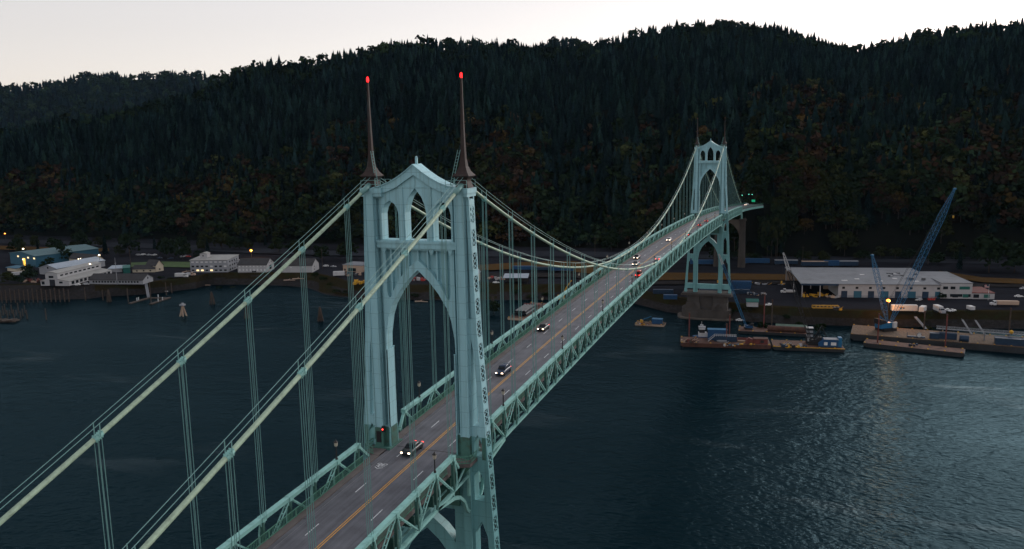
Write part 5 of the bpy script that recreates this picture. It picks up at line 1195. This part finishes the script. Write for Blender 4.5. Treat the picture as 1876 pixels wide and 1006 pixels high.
# pipe barge and blue crane behind
b3,L3=barge('low rusty barge loaded with one huge pipe, behind the work barges',(1352,611),(1490,618),11,1.4,M['hull'],M['rustdeck'])
a3=b3.rotation_euler.z
b=MB(); b.tube([(0,0,1.5),(19,0,1.5)],1.5,14); put(b,'large_pipe',[M['rust']],'huge rusty pipe lying on the rear barge','pipe',on(b3,15,3,1.5),a3)
b=MB(); b.prism([(0,0),(0,2.2),(1.8,3.0),(3.6,2.2),(3.6,0)],0,16,'x'); put(b,'tarpaulin_stack',[M['sagegreen']],'long stack under sage green tarpaulin by the rocky bank','stack',on(b3,19,6.5,1.5),a3)
bs=on(b3,5,5.5,1.5); crane('slim blue crane with white boom tip crossing the far tower leg',bs,math.atan2(-9.5-bs.y,332-bs.x),[((330,-9.9,42.2),1.0,22,.86)],None,M['cranblue'],M['blue'],wm,.6)
spud('tall thin rusty pole right of the blue crane',on(b3,13,10.5,-1),20); spud('thick rusty post with yellow head on the bank side',on(b3,17,11.2,-1),17,M['woodold'])
# right hand barges
b4,L4=barge('wide timber-decked barge carrying the big blue crane',(331,-76),(322.5,-172),23,3.0,M['hull'],M['wood'],3,loc=1)
b5,L5=barge('small dark barge with brown deck in front of the timber barge',(318.2,-81.4),(309.6,-124.3),9,2.0,M['hull'],M['rustdeck'],3.5,loc=1)
a4=b4.rotation_euler.z
b=MB(); b.b2(0,L4,-.1,.25,3,3.35); 
o=b.build('edge_timber',[M['wood']],b4)
crane('tall bright blue lattice crane leaning right over the warehouse',(345,-93.5,3.1),math.atan2(-124-(-93.5),369-345),[((369.5,-124.2,74.6),2.5,30,0),((349.6,-85.4,41.4),2.1,18,0)],None,M['cranblue'],M['cranblue'],None,1.25)
spud('dark red pole left of the big crane at the barge front',(320.5,-88,1),15); spud('dark red pole right on the timber barge front',(322,-118,1),16); spud('dark pole behind the blue barge at the right',(350,-150,-1),17,M['woodold']); spud('short dark pole at the bank by the fallen gangway',(352,-112,-1),13,M['woodold'])
t=thing('dredge_house','long navy blue dredge house with a pale walkway on the timber barge','deck house',on(b4,40,2,3.1),a4)
b=MB(); b.b2(24,46,0,4.5,0,3.0); b.build('wall',[M['navy']],t); b=MB(); b.b2(23.8,46.2,-.2,4.7,3.0,3.25); b.build('roof',[M['navy']],t)
b=MB(); b.b2(0,8,3,6,0,3.0); b.build('lower_house',[M['navy']],t)
b=MB(); b.tube([(9,1.6,1.4),(13,1.6,1.4)],1.6,12); b.build('drum',[M['navy']],t)
b=MB()
for y in(6.2,8.2):
    for z in(4.2,5.3): b.bar((-1,y,z),(40,y,z),.22,.22)
    for k in range(20): b.bar((-1+2.1*k,y,4.2),(1.1+2.1*k,y,5.3),.14,.14)
b.b2(-1,40,6.2,8.2,4.1,4.2)
for x in(2,20,38): b.b2(x-.2,x+.2,6.4,8,0,4.1)
b.build('walkway',[M['greyroof']],t)
for x in(31,39): b=MB(); b.lathe((x,6,4.3),[(.1,0),(.8,.4),(1,1),(.8,1.6),(.1,2)],10); b.build('buoy',[M['yel']],t)
t=thing('winch','dark winch with a white disc on the timber deck','winch',on(b4,30,4,3.1),a4); b=MB(); b.b2(-4,4,-1,1,0,.6); b.bar((-4,-1,.6),(-4,-1,2.4),.2,.2,ref=(0,1,0)); b.build('frame',[M['navy']],t); b=MB(); b.tube([(1.4,-1.1,1.4),(1.4,1,1.4)],1.1,12); b.build('drum',[M['black']],t); b=MB(); b.tube([(1.4,-1.25,1.4),(1.4,-1.1,1.4)],1.0,12); b.build('disc',[wm],t)
b=MB(); b.b2(0,4.4,0,3,0,2.8); b.b2(.3,4.1,-.1,0,.3,2.4); put(b,'deck_box',[M['navy']],'square navy box right of the winch on the timber deck','box',on(b4,36,3.5,3.1),a4)
boxes_pile('deck_gear','dark lump of gear on the small brown-decked barge','gear',1672,634,6,1.6,1,[M['black'],M['navy']],.5,1.4,1.0,z=2.05,seed=31)
t=thing('gangway','fallen pale gangway leaning on the rocky bank behind the timber barge','gangway',(352,-113,3.3),R(30)); b=MB(); b.bar((0,0,0),(9,0,4.6),1.6,.25); b.build('ramp',[M['greyroof']],t)
for i,(y0,lb) in enumerate(((-133,'left steel ramp on the bank behind the navy dredge house'),(-139,'right steel ramp on the bank behind the navy dredge house'))):
    t=thing('gangway',lb,'gangway',(346,y0,3.2),R(10)); b=MB(); b.bar((0,0,0),(14,0,4.4),.9,.25); b.bar((0,.5,.7),(14,.5,5.1),.1,.1); b.build('ramp',[M['greyroof']],t)
# small work float and the pipe barge left of the bridge
b6,L6=barge('small cream work float with blue cabin near the bank under the bridge',(1163,596),(1217,599),7,.9,M['tan'],M['wood'],.6)
t=thing('cabin','bright blue cabin on the small work float','cabin',on(b6,9.3,1.5,1.0),b6.rotation_euler.z); b=MB(); b.b2(0,5.6,0,3.4,0,2.6); b.build('wall',[M['blue']],t); b=MB(); b.b2(-.1,5.7,-.1,3.5,2.6,2.8); b.build('roof',[M['cranblue']],t)
bs=on(b6,3.2,3.5,1.0); t=thing('small_crane','little blue hoist arm on the small work float','hoist',bs,b6.rotation_euler.z); b=MB(); b.b2(-.8,.8,-.8,.8,0,1.6); b.build('base',[M['yel']],t); b=MB(); b.bar((0,0,1.4),(5.4,0,3.8),.35,.35); b.build('arm',[M['cranblue']],t)
boxes_pile('deck_gear','yellow and rust gear on the small work float','gear',1180,596,9,2.5,1.2,[M['yel'],M['brick'],M['wwall']],.4,1.1,.9,z=1.0,seed=32)
a=G(930,586,0); c=G(966,588,0); d=G(1000,562,0)
b7,L7=barge('pale-edged barge loaded with grey pipes left of the roadway',(930,586),(966,588),46,1.3,M['tan'],M['rustdeck'],.8)
a7=b7.rotation_euler.z
b=MB()
for k in range(5):
    b.tube([(2.2+1.75*k,5,1.0),(2.2+1.75*k,24,1.0)],.85,12,cap=False)
for k in range(4): b.tube([(3.1+1.75*k,5.4,2.5),(3.1+1.75*k,24.6,2.5)],.85,12,cap=False)
put(b,'pipe_stack',[M['pipe']],'stack of big grey steel pipes on the barge left of roadway','pipes',on(b7,0,0,1.4),a7)
b=MB()
for k in range(4): b.tube([(3+1.75*k,26,1.0),(3+1.75*k,36,1.0)],.85,10)
b.b2(2,10.5,25.5,26,0,3.5); put(b,'pipe_stack',[M['brick']],'stack of red rusty pipes behind the grey pipes','pipes',on(b7,0,0,1.4),a7)
p=G(1028,548,2); t=thing('excavator_arm','yellow and brown digger arm rising behind the bridge railing','excavator',p,R(-60)); b=MB(); b.b2(-2,2,-1.4,1.4,0,2.6); b.build('body',[M['yel']],t); b=MB(); b.bar((1,0,2),(4,0,8),.7,.7); b.bar((4,0,8),(7,0,12),.6,.5); b.build('arm',[M['yel']],t)
# ------------------------------------------------------------------ timber pilings, dolphins, docks on the left
def piling(px,row,h,label,group=None,r=.38,mt=None):
    p=G(px,row,0); p.z=-1; t=thing('piling',label,'piling',p,0,group); b=MB(); b.tube([(0,0,0),(0,0,h+1)],[r,r*.8],7); b.build('pile',[mt or M['woodold']],t); b=MB(); b.lathe((0,0,h+1),[(r*.85,0),(r*.9,.1),(.05,.3)],7); b.build('cap',[M['woodold']],t)
for px,row,h,lb in((157,551,9,'single dark pile left of the gangway, before the long shed'),(189,550,7,'short dark pile between the seawall and the gangway'),(235,553,9,'dark pile at the left end of the floating dock'),(277,555,14,'tall dark pile at the middle of the floating dock'),(305,541,9,'dark pile beside the rocky bank behind the dock'),(315,537,7,'thin pale pile at the right of the dock'),(85,586,7,'lone dark pile left of the seawall in open water')): piling(px,row,h,lb)
for i in range(16): piling(4+i*8.2,555.2-.15*i,8.2+(i*7%5)*.35,'dark timber pile in the row along the seawall','seawall piles',.42)
for i in range(13):
    r_=random.Random(i); piling(2+i*4.0,584-(i%3)*5+r_.uniform(-1.5,1.5),3+r_.uniform(0,3.4),'broken timber pile of the old ruined pier at left','ruined pier piles',.4)
t=thing('ruined_pier','low broken timber deck among the old piles at left edge','pier',G(-30,590,0),R(-75)); b=MB()
for k in range(24): b.box((k*.95,random.uniform(-.6,.6),1.2+random.uniform(-.3,.5)),(.7,5.5,.4),0,random.uniform(-.15,.15))
b.bar((0,-2,.6),(22,-2,.6),.5,.5); b.bar((0,2,.6),(22,2,.6),.5,.5); b.build('deck',[M['woodold']],t)
def dolphin(px,row,h,n,spread,label,top=None):
    p=G(px,row,0); p.z=-.5; t=thing('dolphin',label,'mooring dolphin',p)
    for k in range(n):
        a=2*math.pi*k/n; b=MB(); b.tube([(spread*math.cos(a),spread*math.sin(a),0),(.35*math.cos(a),.35*math.sin(a),h*(.88+.12*((k*5)%3)/2))],[.36,.28],6); b.build('pile',[M['tan'] if top else M['woodold']],t)
    if top: b=MB(); b.b2(-1.3,1.3,-1.3,1.3,h,h+1.0); b.b2(-.6,.6,-.6,.6,h+1,h+1.7); b.build('platform',[M['gwall']],t)
    else: b=MB(); b.tube([(0,0,h*.55),(0,0,h*.66)],.95,8); b.build('band',[M['dark']],t)
dolphin(336,579,7,5,2.2,'dolphin of pale splayed legs carrying a white box',True)
dolphin(389,557,9,7,1.8,'pointed dark pile cluster near the three-storey block'); dolphin(587,588,9,8,1.7,'stout dark pile cluster left of the near tower'); dolphin(452,583,8,6,1.4,'pile cluster behind the left cable'); dolphin(200,553,9,6,1.5,'pile cluster in front of the long low shed'); dolphin(903,556,5,5,1.3,'pile cluster on the bank right of the near tower')
b=MB()
for pA,pB in(((237,557),(272,547)),((272,547),(310,547)),((276,558),(311,546))):
    A,B=G(*pA,0),G(*pB,0); b.bar((A.x,A.y,.3),(B.x,B.y,.3),2.2,.7)
o=b.build('floating_dock',[M['woodold']]); tag(o,'dark branching floating dock at the foot of the gangway','dock')
A,B=G(267,518,8.3),G(272,545,.8); t=thing('gangway','long pale gangway sloping from the low shed to the dock','gangway',A); b=MB(); e=B-A; s_=Vector((-e.y,e.x,0)).normalized()*.8
b.bar((0,0,0),tuple(e),1.6,.2); b.build('ramp',[M['greyroof']],t); b=MB()
for q in(1,-1):
    b.bar(tuple(s_*q+Vector((0,0,1.1))),tuple(e+s_*q+Vector((0,0,1.1))),.12,.12)
    for k in range(11): m_=e*(k/10)+s_*q; b.bar(tuple(m_),tuple(m_+Vector((0,0,1.1))),.1,.1,ref=(0,1,0))
b.build('railing',[M['gwall']],t)
for i,(px,row,lb) in enumerate(((251,551,'white mooring post on the left arm of the dock'),(254,550,'second white mooring post on the left dock arm'),(290,545,'white mooring post on the rear dock arm'),(290,552.5,'white mooring post on the front right dock arm'),(298,550,'white mooring post near the right dock end'))):
    p=G(px,row,.6); t=thing('mooring_post',lb,'mooring post',p); b=MB(); b.tube([(0,0,0),(0,0,1.7)],[.35,.3],7); b.lathe((0,0,1.7),[(.42,0),(.42,.2),(.1,.4)],7); b.build('post',[wm],t)
for i,(px,row,rz,lb) in enumerate(((536,518,-1.2,'long bleached driftwood log on the beach'),(520,518,-1.4,'short bleached driftwood log left of the long log'),(362,519,-1.0,'white log on the rocky bank below three-storey block'),(335,514,-.3,'leaning grey log on the rocky bank'),(760,547,-1.5,'tangle of bleached driftwood under the tower arch'))):
    p=G(px,row,2.2); p.z=terr(px,hd(p))+.25; o=MB(); o.tube([(0,0,0),(4,.4,.2),(9,0,.1)],[.45,.35,.2],7); o.bar((3,0,.2),(4.5,1.6,.9),.2,.2); o.bar((6,.2,.2),(7,-1.2,.7),.16,.16)
    q=o.build('driftwood',[M['tan']],loc=p,rz=rz); tag(q,lb,'driftwood log')
# ------------------------------------------------------------------ thin evening air
hz=MB(); hz.b2(-420,4300,-2400,4300,-8,480)
Hm=bpy.data.materials.new('evening_haze'); Hm.use_nodes=True; t=Hm.node_tree; t.nodes.remove(t.nodes['Principled BSDF'])
pv=t.nodes.new('ShaderNodeVolumePrincipled'); pv.inputs['Color'].default_value=(.4,.68,1,1); pv.inputs['Density'].default_value=.00001; pv.inputs['Anisotropy'].default_value=0
t.links.new(pv.outputs[0],t.nodes['Material Output'].inputs['Volume'])
ho=hz.build('haze',Hm); ho['kind']='stuff'
